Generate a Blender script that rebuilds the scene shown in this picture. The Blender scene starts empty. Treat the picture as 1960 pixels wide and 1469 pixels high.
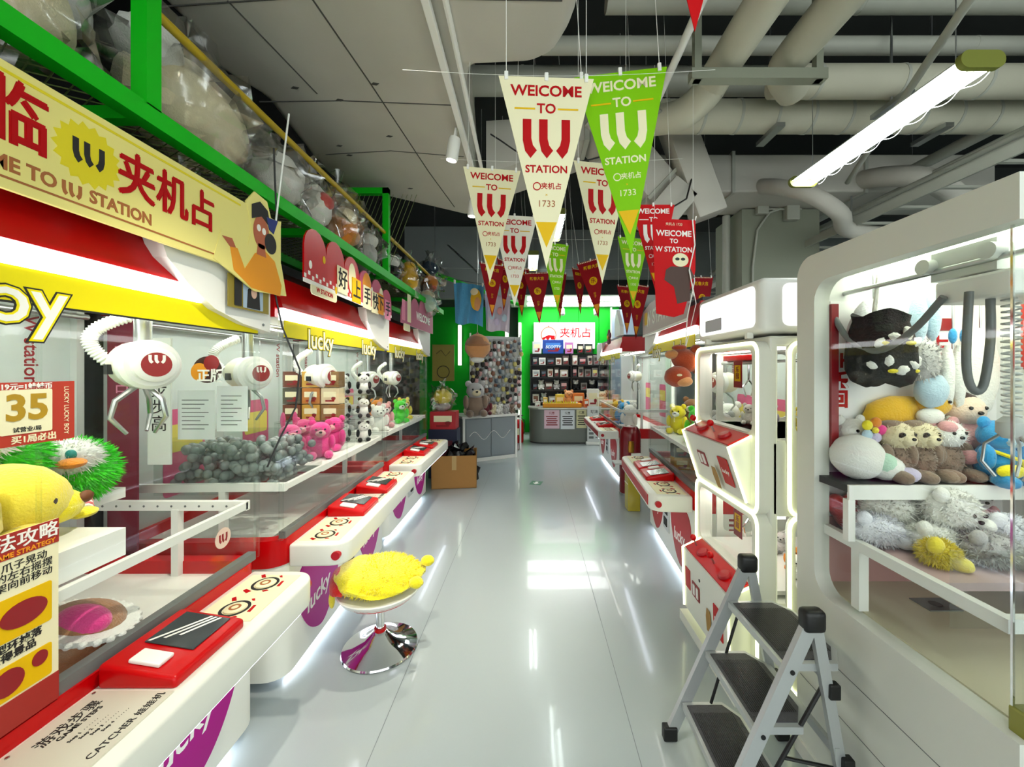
import bpy, bmesh, math, random
from mathutils import Matrix, Vector, noise
random.seed(7)
SC = bpy.context.scene
COL = SC.collection
PI = math.pi
# ------------------------------------------------------------------ camera, world, exposure
F_PX, VPX, VPY, CAM_H = 760.0, 1010.0, 708.0, 1.6
cd = bpy.data.cameras.new('camera'); cam = bpy.data.objects.new('camera', cd); COL.objects.link(cam)
cd.sensor_fit = 'HORIZONTAL'; cd.sensor_width = 36.0; cd.lens = F_PX / 1960 * 36.0
cd.shift_x = -(VPX - 980) / 1960; cd.shift_y = -(734.5 - VPY) / 1960
cd.clip_start = 0.02; cd.clip_end = 100
cam.location = (0, 0, CAM_H); cam.rotation_euler = (PI / 2, 0, 0)
SC.camera = cam
wd = bpy.data.worlds.new('world'); SC.world = wd; wd.use_nodes = True
wd.node_tree.nodes['Background'].inputs[0].default_value = (0.93, 1.0, 0.97, 1)
wd.node_tree.nodes['Background'].inputs[1].default_value = 1.05
SC.view_settings.view_transform = 'Standard'; SC.view_settings.look = 'None'
SC.view_settings.gamma = 1; SC.view_settings.use_curve_mapping = False
SC.view_settings.exposure = 1.17
cy = SC.cycles
cy.max_bounces = 6; cy.diffuse_bounces = 3; cy.glossy_bounces = 3; cy.transmission_bounces = 4; cy.use_light_tree = False; cy.use_adaptive_sampling = True; cy.adaptive_threshold = .04
cy.transparent_max_bounces = 40; cy.use_denoising = True; cy.sample_clamp_indirect = 6
cy.caustics_reflective = False; cy.caustics_refractive = False

# ------------------------------------------------------------------ materials
def hexc(h):
    h = h.lstrip('#'); v = [int(h[i:i + 2], 16) / 255 for i in (0, 2, 4)]
    return tuple(((x + .055) / 1.055) ** 2.4 if x > .04045 else x / 12.92 for x in v)
MATS = {}
def mat(name, col, rough=.5, metal=0., var=0., scale=8., bump=0., bscale=60., emit=0., spec=.5, sheen=0., coat=0.):
    if name in MATS: return MATS[name]
    m = bpy.data.materials.new(name); m.use_nodes = True; nt = m.node_tree; b = nt.nodes['Principled BSDF']
    c = hexc(col) if isinstance(col, str) else col
    b.inputs['Base Color'].default_value = (*c, 1); b.inputs['Roughness'].default_value = rough
    b.inputs['Metallic'].default_value = metal; b.inputs['Specular IOR Level'].default_value = spec
    if sheen: b.inputs['Sheen Weight'].default_value = sheen
    if coat: b.inputs['Coat Weight'].default_value = coat
    if emit:
        b.inputs['Emission Color'].default_value = (*c, 1); b.inputs['Emission Strength'].default_value = emit
    if var or bump: tc = nt.nodes.new('ShaderNodeTexCoord')
    if var:
        n = nt.nodes.new('ShaderNodeTexNoise'); n.inputs['Scale'].default_value = scale; n.inputs['Detail'].default_value = 5
        r = nt.nodes.new('ShaderNodeMapRange'); r.inputs[3].default_value = 1 - var; r.inputs[4].default_value = 1 + var
        x = nt.nodes.new('ShaderNodeMix'); x.data_type = 'RGBA'; x.blend_type = 'MULTIPLY'; x.inputs[0].default_value = 1
        x.inputs[6].default_value = (*c, 1)
        nt.links.new(tc.outputs['Object'], n.inputs['Vector']); nt.links.new(n.outputs[0], r.inputs[0])
        nt.links.new(r.outputs[0], x.inputs[7]); nt.links.new(x.outputs[2], b.inputs['Base Color'])
    if bump:
        n = nt.nodes.new('ShaderNodeTexNoise'); n.inputs['Scale'].default_value = bscale; n.inputs['Detail'].default_value = 4
        p = nt.nodes.new('ShaderNodeBump'); p.inputs['Strength'].default_value = bump; p.inputs['Distance'].default_value = .01
        nt.links.new(tc.outputs['Object'], n.inputs['Vector']); nt.links.new(n.outputs[0], p.inputs['Height'])
        nt.links.new(p.outputs[0], b.inputs['Normal'])
    MATS[name] = m; return m
def clear(name, tint, refl=1.0, ior=1.45, haze=0.):
    m = bpy.data.materials.new(name); m.use_nodes = True; nt = m.node_tree
    for n in list(nt.nodes):
        if n.type == 'BSDF_PRINCIPLED': nt.nodes.remove(n)
    out = nt.nodes['Material Output']
    t = nt.nodes.new('ShaderNodeBsdfTransparent'); t.inputs[0].default_value = (*tint, 1)
    g = nt.nodes.new('ShaderNodeBsdfGlossy'); g.inputs['Roughness'].default_value = .03 if not haze else .18
    lw = nt.nodes.new('ShaderNodeLayerWeight'); lw.inputs[0].default_value = .5
    pw = nt.nodes.new('ShaderNodeMath'); pw.operation = 'POWER'; pw.inputs[1].default_value = 5
    f = nt.nodes.new('ShaderNodeMath'); f.operation = 'MULTIPLY_ADD'; f.inputs[1].default_value = .96; f.inputs[2].default_value = .035
    nt.links.new(lw.outputs['Facing'], pw.inputs[0]); nt.links.new(pw.outputs[0], f.inputs[0])
    k = nt.nodes.new('ShaderNodeMath'); k.operation = 'MULTIPLY_ADD'; k.inputs[1].default_value = refl; k.inputs[2].default_value = haze
    x = nt.nodes.new('ShaderNodeMixShader')
    nt.links.new(f.outputs[0], k.inputs[0]); nt.links.new(k.outputs[0], x.inputs[0])
    nt.links.new(t.outputs[0], x.inputs[1]); nt.links.new(g.outputs[0], x.inputs[2]); nt.links.new(x.outputs[0], out.inputs[0])
    MATS[name] = m; return m
WHITE = mat('white_enamel', '#e9eae0', .32, var=.02, scale=3)
WHITE2 = mat('white_plastic', '#f2f2ec', .4)
CREAMP = mat('cream_plastic', '#ebe8cf', .4)
GREYW = mat('pale_grey_metal', '#c9ccc8', .4, var=.03)
RED = mat('red_gloss', '#c20006', .3, spec=.3, var=.03)
DRED = mat('dark_red', '#8e0f1a', .35)
CRIM = mat('crimson_plastic', '#b3121f', .35)
MAG = mat('magenta_vinyl', '#ad0084', .35, spec=.2)
BLACK = mat('black_plastic', '#0c0c0d', .45)
DGREY = mat('dark_grey', '#2b2d2e', .5)
MGREY = mat('mid_grey', '#6c706f', .5)
CHROME = mat('chrome', '#e6e6e6', .07, 1.)
STEEL = mat('brushed_steel', '#b9bcbc', .3, 1.)
GREENP = mat('green_powdercoat', '#06b814', .45, spec=.3, var=.04)
GREENW = mat('green_wall_paint', '#08b424', .6, spec=.25, var=.08, scale=14)
YELLOW = mat('yellow_print', '#efdf00', .4, spec=.3)
SIGNY = mat('pale_yellow_sign', '#f0e387', .5)
SIGNY2 = mat('sunburst_yellow', '#e8d510', .5)
BROWNL = mat('brown_print', '#a8622c', .5)
ORANGE = mat('orange_fabric_print', '#ee9a16', .6)
CREAM = mat('cream_print', '#efe8c0', .6)
LIME = mat('lime_print', '#7fc400', .6, spec=.2)
GOLD = mat('gold_print', '#e6b800', .5, spec=.2)
PINK = mat('pink_print', '#e98fae', .6)
MAUVE = mat('mauve_print', '#b7637e', .6)
SKIN = mat('tan_print', '#b5603f', .6)
NAVY = mat('navy_print', '#22337a', .6)
LEDW = mat('led_white', '#ffffff', .5, emit=4.)
LEDI = mat('led_inner', '#fbfff6', .5, emit=6.5)
LEDS = mat('led_soft', '#f6ffe8', .5, emit=2.2)
LEDN = mat('led_neon', '#f1f7c0', .5, emit=1.5)
LEDT = mat('tube_white', '#f4ffff', .5, emit=13.)
LEDU = mat('underglow_white', '#e9efff', .5, emit=4.)
LBOX = mat('lightbox_face', '#ffffff', .5, emit=.4)
CARD = mat('cardboard', '#a97a3e', .8, var=.06, bump=.1)
DUCT = mat('duct_wrap', '#c6c3b8', .75, var=.12, scale=2.2, bump=.5, bscale=5)
DUCT2 = mat('pipe_wrap', '#c4c2ae', .7, var=.1, scale=3, bump=.3, bscale=9)
PIPEM = mat('painted_pipe', '#b2b4a8', .5, var=.06)
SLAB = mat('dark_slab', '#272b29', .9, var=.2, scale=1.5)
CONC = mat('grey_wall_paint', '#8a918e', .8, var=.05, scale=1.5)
COLM = mat('column_paint', '#8d9180', .8, var=.03, scale=1.5)
DARKW = mat('black_wall_paint', '#08090a', .8)
GLASS = clear('clear_glass', (.985, .995, .99), .5)
ACRYL = clear('acrylic', (.95, .97, .96), 1.)
FILM = clear('plastic_film', (.97, .97, .95), 1., 1.5, .15)
def fab(name, col, bump=.5, bs=140, sheen=.4): return mat('fabric_' + name, col, .9, var=.07, scale=20, bump=bump, bscale=bs, sheen=sheen)
F_WHITE = fab('white', '#efeee8'); F_CREAM = fab('cream', '#e6d9b4'); F_YEL = fab('yellow', '#f2df10'); F_PYEL = fab('pale_yellow', '#f0da3c')
F_GREEN = fab('green', '#3fe01c'); F_BROWN = fab('brown', '#8a5a2c'); F_TAN = fab('tan', '#a9744a'); F_RUST = fab('rust', '#a33c12')
F_GREY = fab('grey', '#b9b7b6'); F_LGREY = fab('light_grey', '#e8e8ee'); F_TAUPE = fab('taupe', '#8d7766'); F_BLUE = fab('blue', '#2f9ad6')
F_LBLUE = fab('light_blue', '#bcd6e6'); F_PINK = fab('pink', '#e0a3a6'); F_HPINK = fab('hot_pink', '#e8388e'); F_RED = fab('red', '#d31414')
F_BLK = fab('black', '#0b0b0d', sheen=0.); F_DBRN = fab('dark_brown', '#2d1a12'); F_ORNG = fab('orange', '#e88a1e'); F_LILAC = fab('lilac', '#c9bfdc')
F_MAR = fab('maroon', '#6a1222'); F_CORAL = fab('coral', '#e86a4a'); F_GOLD = fab('golden', '#e6b21c'); F_PEACH = fab('peach', '#d99a62')
F_MINT = fab('mint', '#bfe3cc')

# ------------------------------------------------------------------ shape helpers: each returns (verts, faces)
def box(x0, x1, y0, y1, z0, z1):
    v = [(x, y, z) for z in (z0, z1) for y in (y0, y1) for x in (x0, x1)]
    return v, [(0, 2, 3, 1), (4, 5, 7, 6), (0, 1, 5, 4), (2, 6, 7, 3), (0, 4, 6, 2), (1, 3, 7, 5)]
def rbox(x0, x1, y0, y1, z0, z1, r=.01, seg=2):
    bm = bmesh.new(); bmesh.ops.create_cube(bm, size=1)
    for v in bm.verts:
        v.co = Vector(((x0 + x1) / 2 + v.co.x * (x1 - x0), (y0 + y1) / 2 + v.co.y * (y1 - y0), (z0 + z1) / 2 + v.co.z * (z1 - z0)))
    bmesh.ops.bevel(bm, geom=list(bm.edges), offset=r, segments=seg, profile=.5, affect='EDGES')
    bm.verts.index_update()
    out = [tuple(v.co) for v in bm.verts], [tuple(v.index for v in f.verts) for f in bm.faces]
    bm.free(); return out
def frame_of(d):
    d = Vector(d).normalized(); a = Vector((0, 0, 1)) if abs(d.z) < .9 else Vector((1, 0, 0))
    u = d.cross(a).normalized(); return u, d.cross(u).normalized()
def cyl(p0, p1, r0, r1=None, n=16):
    r1 = r0 if r1 is None else r1; p0 = Vector(p0); p1 = Vector(p1); u, w = frame_of(p1 - p0); v = []
    for p, r in ((p0, r0), (p1, r1)):
        for i in range(n):
            a = 2 * PI * i / n; v.append(tuple(p + u * math.cos(a) * r + w * math.sin(a) * r))
    f = [(i, (i + 1) % n, n + (i + 1) % n, n + i) for i in range(n)] + [tuple(range(n))[::-1], tuple(range(n, 2 * n))]
    return v, f
def tube(pts, r, n=8, close=False):
    pts = [Vector(p) for p in pts]; v = []; f = []; N = len(pts); u = None
    for i, p in enumerate(pts):
        if close: d = pts[(i + 1) % N] - pts[i - 1]
        else: d = pts[min(i + 1, N - 1)] - pts[max(i - 1, 0)]
        if d.length < 1e-9: d = Vector((0, 0, 1))
        d.normalize()
        if u is None: u, w = frame_of(d)
        else:
            u = (u - d * u.dot(d)); u = u.normalized() if u.length > 1e-6 else frame_of(d)[0]; w = d.cross(u)
        rr = r[i] if isinstance(r, (list, tuple)) else r
        for k in range(n):
            a = 2 * PI * k / n; v.append(tuple(p + u * math.cos(a) * rr + w * math.sin(a) * rr))
    for i in range(N if close else N - 1):
        j = (i + 1) % N
        for k in range(n): f.append((i * n + k, i * n + (k + 1) % n, j * n + (k + 1) % n, j * n + k))
    if not close: f += [tuple(range(n))[::-1], tuple(range((N - 1) * n, N * n))]
    return v, f
def lathe(prof, n=24, c=(0, 0, 0), axis='z'):
    v = []; f = []
    for r, z in prof:
        for i in range(n):
            a = 2 * PI * i / n; x, y = r * math.cos(a), r * math.sin(a)
            p = (x, y, z) if axis == 'z' else ((z, x, y) if axis == 'x' else (x, z, y))
            v.append((p[0] + c[0], p[1] + c[1], p[2] + c[2]))
    m = len(prof)
    for j in range(m - 1):
        for i in range(n): f.append((j * n + i, j * n + (i + 1) % n, (j + 1) * n + (i + 1) % n, (j + 1) * n + i))
    f += [tuple(range(n))[::-1], tuple(range((m - 1) * n, m * n))]
    return v, f
def prism(poly, axis, a0, a1):
    n = len(poly); v = []
    for a in (a0, a1):
        for p, q in poly: v.append({'x': (a, p, q), 'y': (p, a, q), 'z': (p, q, a)}[axis])
    return v, [tuple(range(n))[::-1], tuple(range(n, 2 * n))] + [(i, (i + 1) % n, n + (i + 1) % n, n + i) for i in range(n)]
def ell(c, r, n=18, m=11, nz=0., rot=None, seed=0.):
    if not isinstance(r, (list, tuple)): r = (r, r, r)
    v = []; f = []; R = Matrix.Identity(3) if rot is None else Matrix.Rotation(rot[0], 3, 'X') @ Matrix.Rotation(rot[1], 3, 'Y') @ Matrix.Rotation(rot[2], 3, 'Z')
    for j in range(m + 1):
        t = PI * j / m
        for i in range(n):
            a = 2 * PI * i / n; d = Vector((math.sin(t) * math.cos(a), math.sin(t) * math.sin(a), math.cos(t)))
            k = 1 + (nz * noise.noise(d * 2.3 + Vector((seed, seed * 1.7, 3))) if nz else 0)
            p = R @ Vector((d.x * r[0] * k, d.y * r[1] * k, d.z * r[2] * k)); v.append((p.x + c[0], p.y + c[1], p.z + c[2]))
    for j in range(m):
        for i in range(n): f.append((j * n + i, (j + 1) * n + i, (j + 1) * n + (i + 1) % n, j * n + (i + 1) % n))
    return v, f
def smooth_path(pts, n=5):
    P = [Vector(q) for q in pts]; P = [P[0] * 2 - P[1]] + P + [P[-1] * 2 - P[-2]]; o = []
    for i in range(1, len(P) - 2):
        for k in range(n):
            t = k / n; a, b, c, d_ = P[i - 1:i + 3]; o.append(.5 * ((2 * b) + (c - a) * t + (2 * a - 5 * b + 4 * c - d_) * t * t + (3 * b - a - 3 * c + d_) * t ** 3))
    return o + [P[-2]]
def rrect(w, h, r, n=5, cx=0, cy=0):
    o = []
    for sx, sy, a0 in ((1, 1, 0), (-1, 1, 90), (-1, -1, 180), (1, -1, 270)):
        for i in range(n + 1):
            a = math.radians(a0 + 90 * i / n); o.append((cx + sx * (w / 2 - r) + r * math.cos(a), cy + sy * (h / 2 - r) + r * math.sin(a)))
    return o
def circ(cx, cy, rx, ry=None, n=24):
    ry = rx if ry is None else ry
    return [(cx + rx * math.cos(2 * PI * i / n), cy + ry * math.sin(2 * PI * i / n)) for i in range(n)]
def ringprism(outer, inner, axis, a0, a1):
    """a frame: both outlines have the same number of points"""
    n = len(outer); v = []; f = []
    m = {'x': lambda a, p: (a, p[0], p[1]), 'y': lambda a, p: (p[0], a, p[1]), 'z': lambda a, p: (p[0], p[1], a)}[axis]
    for a in (a0, a1):
        v += [m(a, p) for p in outer]; v += [m(a, p) for p in inner]
    for i in range(n):
        j = (i + 1) % n
        f += [(i, j, n + j, n + i), (2 * n + i, 3 * n + i, 3 * n + j, 2 * n + j), (i, 2 * n + i, 2 * n + j, j), (n + i, n + j, 3 * n + j, 3 * n + i)]
    return v, f
def fur(blobs, count, length, spread=.35):
    v = []; f = []
    tot = sum(b[1][0] * b[1][1] + b[1][1] * b[1][2] for b in blobs)
    for c, r in blobs:
        k = int(count * (r[0] * r[1] + r[1] * r[2]) / tot)
        for _ in range(k):
            d = Vector((random.gauss(0, 1), random.gauss(0, 1), random.gauss(0, 1))).normalized()
            p = Vector((c[0] + d.x * r[0] * .96, c[1] + d.y * r[1] * .96, c[2] + d.z * r[2] * .96))
            t = (d + Vector((random.uniform(-1, 1), random.uniform(-1, 1), random.uniform(-1, 1))) * spread).normalized()
            s = t.cross(Vector((random.uniform(-1, 1), random.uniform(-1, 1), random.uniform(-1, 1)))).normalized() * length * .13
            L = length * random.uniform(.7, 1.2); i = len(v)
            v += [tuple(p - s), tuple(p + s), tuple(p + t * L + Vector((0, 0, -.2 * L)))]; f.append((i, i + 1, i + 2))
    return v, f
def xf(vf, M): return [tuple(M @ Vector(p)) for p in vf[0]], vf[1]

# ------------------------------------------------------------------ object helpers
def join(shapes):
    V = []; Fc = []
    for v, f in shapes:
        o = len(V); V += v; Fc += [tuple(i + o for i in q) for q in f]
    return V, Fc
def mk(name, shapes, m, parent=None, smooth=False, loc=None, rot=None, label=None):
    if isinstance(shapes, tuple): shapes = [shapes]
    V, Fc = join(shapes); me = bpy.data.meshes.new(name); me.from_pydata(V, [], Fc); me.materials.append(m)
    if smooth:
        me.polygons.foreach_set('use_smooth', [True] * len(me.polygons)); me.update()
        try: me.set_sharp_from_angle(angle=math.radians(42))
        except Exception: pass
    o = bpy.data.objects.new(name, me); COL.objects.link(o)
    if parent is not None: o.parent = parent
    if loc is not None: o.location = loc
    if rot is not None: o.rotation_euler = rot
    if label: o['label'] = label
    return o
def tag(o, label, cat, group=None):
    o['label'] = label; o['category'] = cat
    if group: o['group'] = group
    return o
def thing(name, label, cat, loc=(0, 0, 0), rz=0., group=None, rot=None):
    o = bpy.data.objects.new(name, None); COL.objects.link(o); o.empty_display_size = .05
    o.location = loc; o.rotation_euler = rot if rot else (0, 0, rz)
    return tag(o, label, cat, group)
def one(name, shapes, m, label, cat, group=None, smooth=False, loc=None, rot=None):
    return tag(mk(name, shapes, m, None, smooth, loc, rot), label, cat, group)
def struct(name, shapes, m, smooth=False):
    o = mk(name, shapes, m, None, smooth); o['kind'] = 'structure'; return o
def dup(o, parent=None, loc=None, rz=None, label=None, group=None, s=None):
    c = o.copy(); COL.objects.link(c); c.parent = parent
    if loc is not None: c.location = loc
    if rz is not None: c.rotation_euler = (o.rotation_euler[0], o.rotation_euler[1], rz)
    if s is not None: c.scale = (s, s, s)
    if label: c['label'] = label
    if group: c['group'] = group
    for ch in list(o.children): dup(ch, c)
    return c
B_FX = Matrix(((0, 0, 1), (1, 0, 0), (0, 1, 0)))      # writing on a face that looks along +x, read towards +y
B_FC = Matrix(((1, 0, 0), (0, 0, -1), (0, 1, 0)))     # on a face that looks along -y
B_FT = Matrix(((0, -1, 0), (1, 0, 0), (0, 0, 1)))     # on a top, read from the +x side
B_FN = Matrix(((-1, 0, 0), (0, 0, 1), (0, 1, 0)))     # on a face that looks along +y
FONTS = []
def txt(s, size, m, parent, loc, basis=B_FX, bold=.0, align='CENTER', name='lettering', width=1., shear=0., spin=0., ext=.0006):
    cu = bpy.data.curves.new(name, 'FONT'); cu.body = s; cu.size = size; cu.align_x = align; cu.align_y = 'CENTER'
    cu.resolution_u = 3; cu.offset = bold * size; cu.extrude = ext; cu.shear = shear; cu.materials.append(m)
    o = bpy.data.objects.new(name, cu); COL.objects.link(o); o.parent = parent
    o.matrix_local = Matrix.Translation(loc) @ (basis @ Matrix.Rotation(spin, 3, 'Z') @ Matrix.Diagonal((width, 1, 1))).to_4x4()
    FONTS.append(o); return o
def btxt(s, size, m, parent, loc, basis=B_FX, w=.02, **k):
    """heavy lettering: the same word struck three times, slightly apart"""
    for i, (a, b) in enumerate(((-1, -.6), (1, -.6), (0, .9))): txt(s, size, m, parent, tuple(Vector(loc) + basis @ Vector((a * w * size, b * w * size, i * .0004))), basis, 0., **k)
def flat(polys, m, parent, loc, basis=B_FX, name='print', th=.0012, s=1., label=None):
    """flat coloured shapes lying on a face (polygons in the face's own right/up axes)"""
    if polys and not isinstance(polys[0][0], (list, tuple)): polys = [polys]
    M = Matrix.Translation(loc) @ basis.to_4x4() @ Matrix.Diagonal((s, s, 1, 1))
    if name == 'logo_print': return mk(name, [xf(prism(p, 'z', 0, th), M) for p in polys], m, parent)
    for p in polys: o = mk(name, xf(prism(p, 'z', 0, th), M), m, parent, label=label)
    return o
_A = [(0, 1), (.22, 1), (.22, .5), (.26, .33), (.36, .2), (.2, 0), (.06, .18), (0, .45)]
W_LOGO = [[(x - .61, y) for x, y in _A], [(x + .42 - .61, y) for x, y in _A], [(1.22 - x - .61, y) for x, y in _A][::-1]]
def at(px, py, Y): return Vector(((px - VPX) * Y / F_PX, Y, CAM_H + (VPY - py) * Y / F_PX))
# ------------------------------------------------------------------ the setting
FLOOR = mat('grey_vinyl', '#a9b3b4', .2, var=.05, scale=1.2, bump=.02, bscale=8, coat=.25)
fl = struct('floor', box(-2.7, 9, -4, 12, -.06, 0), FLOOR)
SEAM = mat('floor_seam', '#6f7779', .6)
for x0, x1 in ((.51, .455), (-.55, -.66), (1.62, 1.6)):
    p0 = Vector((x0, 8.4, .0005)); p1 = Vector((x1, 1.0, .0005))
    mk('seam', [([(p0.x - .0015, p0.y, .0004), (p0.x + .0015, p0.y, .0004), (p1.x + .0015, p1.y, .0004), (p1.x - .0015, p1.y, .0004)], [(0, 1, 2, 3)])], SEAM, fl)
struct('ceiling', box(-2.7, 9, -4, 12, 4.45, 4.55), SLAB)
struct('wall_left', box(-2.7, -2.45, -4, 12, 0, 4.45), DARKW)
struct('wall_back', box(-2.45, 9, 11.0, 11.2, 0, 4.45), CONC)
gw = struct('wall_counter', box(-.25, 2.35, 10.2, 10.3, 0, 3.2), GREENW)
for i in range(5): mk('panel', rbox(-.25 + i * .52, .262 + i * .52, 10.17, 10.2, .0, 3.2, .008), GREENW, gw)
struct('wall_bulkhead', box(-2.45, -.15, 7.9, 8.05, 3.02, 4.45), CONC)
struct('wall_display', box(-2.45, -.42, 9.0, 9.1, 0, 3.02), GREENW)
sf = struct('ceiling_soffit', box(-.42, 3.4, 8.5, 10.2, 3.2, 3.3), WHITE2)
mk('light_panel', [box(.0, 2.3, 8.7 + k * .75, 9.2 + k * .75, 3.19, 3.2) for k in range(2)], mat('led_soffit', '#ffffff', .5, emit=5.), sf)
mk('fascia', box(-.42, 3.4, 8.42, 8.5, 3.2, 4.45), SLAB, sf)
co = struct('column', box(2.32, 3.16, 4.3, 4.9, 0, 3.34), COLM)
mk('conduit', tube([(2.42, 4.27, 2.2), (2.42, 4.27, 2.7), (2.47, 4.27, 3.1), (2.6, 4.27, 3.29), (2.72, 4.27, 3.33)], .012), PIPEM, co, True)
mk('conduit', tube([(2.5, 4.28, 3.33), (2.95, 4.28, 3.33)], .012), PIPEM, co, True)
mk('junction_box', rbox(2.46, 2.58, 4.24, 4.3, 3.27, 3.4, .008), PIPEM, co)
mk('switch_box', rbox(2.76, 2.9, 4.22, 4.3, 3.2, 3.42, .01), PIPEM, co)
mk('conduit', tube([(2.8, 4.27, 3.42), (2.8, 4.27, 3.6)], .01), PIPEM, co, True)
mk('riser_pipe', cyl((2.25, 4.5, 0), (2.25, 4.5, 3.34), .04), PIPEM, co, True)
struct('wall_right', box(8.8, 9, -4, 12, 0, 4.45), CONC)
st = one('exit_sticker', [box(-.08, .08, -.09, .09, .0005, .0025)], mat('sticker_green', '#1c6b48', .5), 'small dark green exit sticker on the grey aisle floor', 'sticker', loc=(.12, 5.6, 0), rot=(0, 0, -.25))
flat([(-.06, .0), (.0, .05), (.0, .02), (.06, .02), (.06, -.02), (.0, -.02), (.0, -.05)], WHITE2, st, (0, 0, .0025), B_FT, 'arrow', .0005)

# ------------------------------------------------------------------ overhead: ducts, pipes, tracks
d = thing('air_duct', 'wide pale grey wrapped air duct low over the claw machine row', 'duct')
poly = [(-1.6, -3.5), (-1.6, 1.9), (-1.68, 2.1), (-1.56, 2.35), (-1.66, 3.2), (-1.62, 3.5), (-.62, 4.15), (-.5, 4.05), (-.36, 2.3), (-.3, 2.12), (.02, 2.1), (.14, 2.03), (.21, 1.86), (.24, 1.6), (.24, -3.5)]
def soft_prism(poly, z0, z1, r):
    bm = bmesh.new(); vs = [bm.verts.new((x, y, z0)) for x, y in poly]; f = bm.faces.new(vs)
    e = bmesh.ops.extrude_face_region(bm, geom=[f])['geom']
    for g in e:
        if isinstance(g, bmesh.types.BMVert): g.co.z = z1
    bmesh.ops.recalc_face_normals(bm, faces=bm.faces)
    bmesh.ops.bevel(bm, geom=list(bm.edges), offset=r, segments=4, profile=.5, affect='EDGES', clamp_overlap=True)
    bm.verts.index_update(); o = [tuple(v.co) for v in bm.verts], [tuple(v.index for v in f.verts) for f in bm.faces]; bm.free(); return o
mk('duct_body', soft_prism(poly, 3.2, 3.85, .07), DUCT, d, True)
TAPE = mat('tape_seam', '#4b4a46', .8)
for pts in ([(-1.6, 2.37), (-1.1, 2.36), (-.45, 2.4)], [(-1.5, 2.95), (-1.0, 2.9), (-.48, 2.98)], [(-.95, 1.5), (-.88, 2.2), (-.8, 3.2), (-.72, 3.9)], [(-1.62, 1.75), (-.9, 1.7), (.15, 1.72)], [(-1.3, 1.72), (-1.22, 2.3)]):
    mk('seam', tube([(x, y, 3.2) for x, y in pts], .004, 5), TAPE, d)
for i in range(7):
    x, y = random.uniform(-1.4, -.6), random.uniform(2.1, 3.8)
    mk('tear', prism([(x, y), (x + .03, y + .008), (x + .05, y - .006), (x + .02, y - .014)], 'z', 3.197, 3.202), TAPE, d)
mk('hanger', [box(-1.64, -1.6, 3.1, 3.14, 3.2, 4.45), box(-.46, -.42, 3.1, 3.14, 3.2, 4.45), box(-1.64, -1.6, .1, .14, 3.2, 4.45)], PIPEM, d)

t = thing('track_light_rail', 'long white lighting track under the grey duct edge', 'light track', (-.43, 0, 3.14))
mk('rail', rbox(-.018, .018, .4, 3.6, 0, .035, .004), WHITE2, t)
mk('suspension', [cyl((0, y, .03), (0, y, .3), .004) for y in (1.0, 2.4, 3.5)], STEEL, t)
mk('flex_conduit', tube([(.08, .4, .06), (.075, 2.0, .05), (.06, 3.6, .06)], .014), WHITE2, t, True)
def spot(loc, label, tilt):
    s = thing('spot_lamp', label, 'spotlight', loc, group='track spot lamps', rot=tilt)
    mk('housing', lathe([(.0, .0), (.036, .0), (.04, .01), (.04, .13), (.034, .145), (.0, .145)]), WHITE2, s, True)
    mk('lens', lathe([(.0, -.002), (.03, -.002), (.03, .004), (.0, .004)]), mat('spot_lens', '#fff6e0', .4, emit=22.), s, True)
    mk('bracket', [box(-.006, .006, -.02, .02, .14, .2)], WHITE2, s)
    l = bpy.data.lights.new('spot_light', 'SPOT'); l.energy = 55; l.spot_size = 1.25; l.spot_blend = .6; l.color = (1, .93, .78); l.shadow_soft_size = .03
    lo = bpy.data.objects.new('spot_light', l); COL.objects.link(lo); lo.parent = s; lo.location = (0, 0, -.012)
spot((-.5, 2.6, 2.97), 'white spot lamp on the track beside the cream pennants', (.08, .18, 0))
spot((-.5, 3.55, 2.97), 'white spot lamp at the far end of the track, behind a pennant', (.0, .1, 0))
spot((-.45, 1.15, 2.97), 'white spot lamp on the track directly overhead', (.1, .1, 0))

def pipe(pts, r, label, m=DUCT2, bands=0, name='insulated_pipe', cat='pipe', group='ceiling pipes'):
    p = thing(name, label, cat, group=group); pts = [Vector(q) for q in pts]
    mk('pipe_body', tube(pts, r, 16), m, p, True)
    if bands:
        a, b = pts[0], pts[-1]; dd = (b - a).normalized()
        for i in range(bands):
            c = a.lerp(b, (i + .5) / bands)
            if len(pts) == 2: mk('band', cyl(c - dd * .01, c + dd * .01, r * 1.03, n=16), PIPEM, p, True)
    return p
def bend(a, b, c, r, n=5):
    a, b, c = Vector(a), Vector(b), Vector(c); p = b + (a - b).normalized() * r; q = b + (c - b).normalized() * r
    return [a] + [(p.lerp(b, i / n)).lerp(b.lerp(q, i / n), i / n) for i in range(n + 1)] + [c]
pipe([(.62, 2.95, 3.48), (7.5, 2.95, 3.48)], .115, 'fat insulated pipe crossing below the two angled pipes', DUCT2, 26)
pipe([(-.42, 3.0, 3.78), (3.4, 3.0, 3.78)], .1, 'pale pipe crossing above the white pennants', PIPEM, 5)
pipe([(.1, 2.72, 3.82), (6.0, 2.72, 3.82)], .055, 'thin pipe crossing high over the green pennant', PIPEM, 5)
pipe([(.5, 2.52, 3.95), (7.0, 2.52, 3.95)], .075, 'topmost grey pipe crossing at the ceiling', PIPEM, 6)
pipe([(1.62, 2.62, 3.5), (6.5, 2.62, 3.5)], .1, 'wrapped pipe crossing behind the fluorescent lamp', DUCT2, 9)
pipe(smooth_path([(1.19, -.5, 3.45), (1.19, 1.2, 3.45), (1.19, 2.4, 3.45), (1.16, 2.6, 3.40), (1.06, 2.76, 3.37), (.92, 2.92, 3.43)]), .1, 'insulated pipe running overhead beside the red pennant tip')
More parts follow.
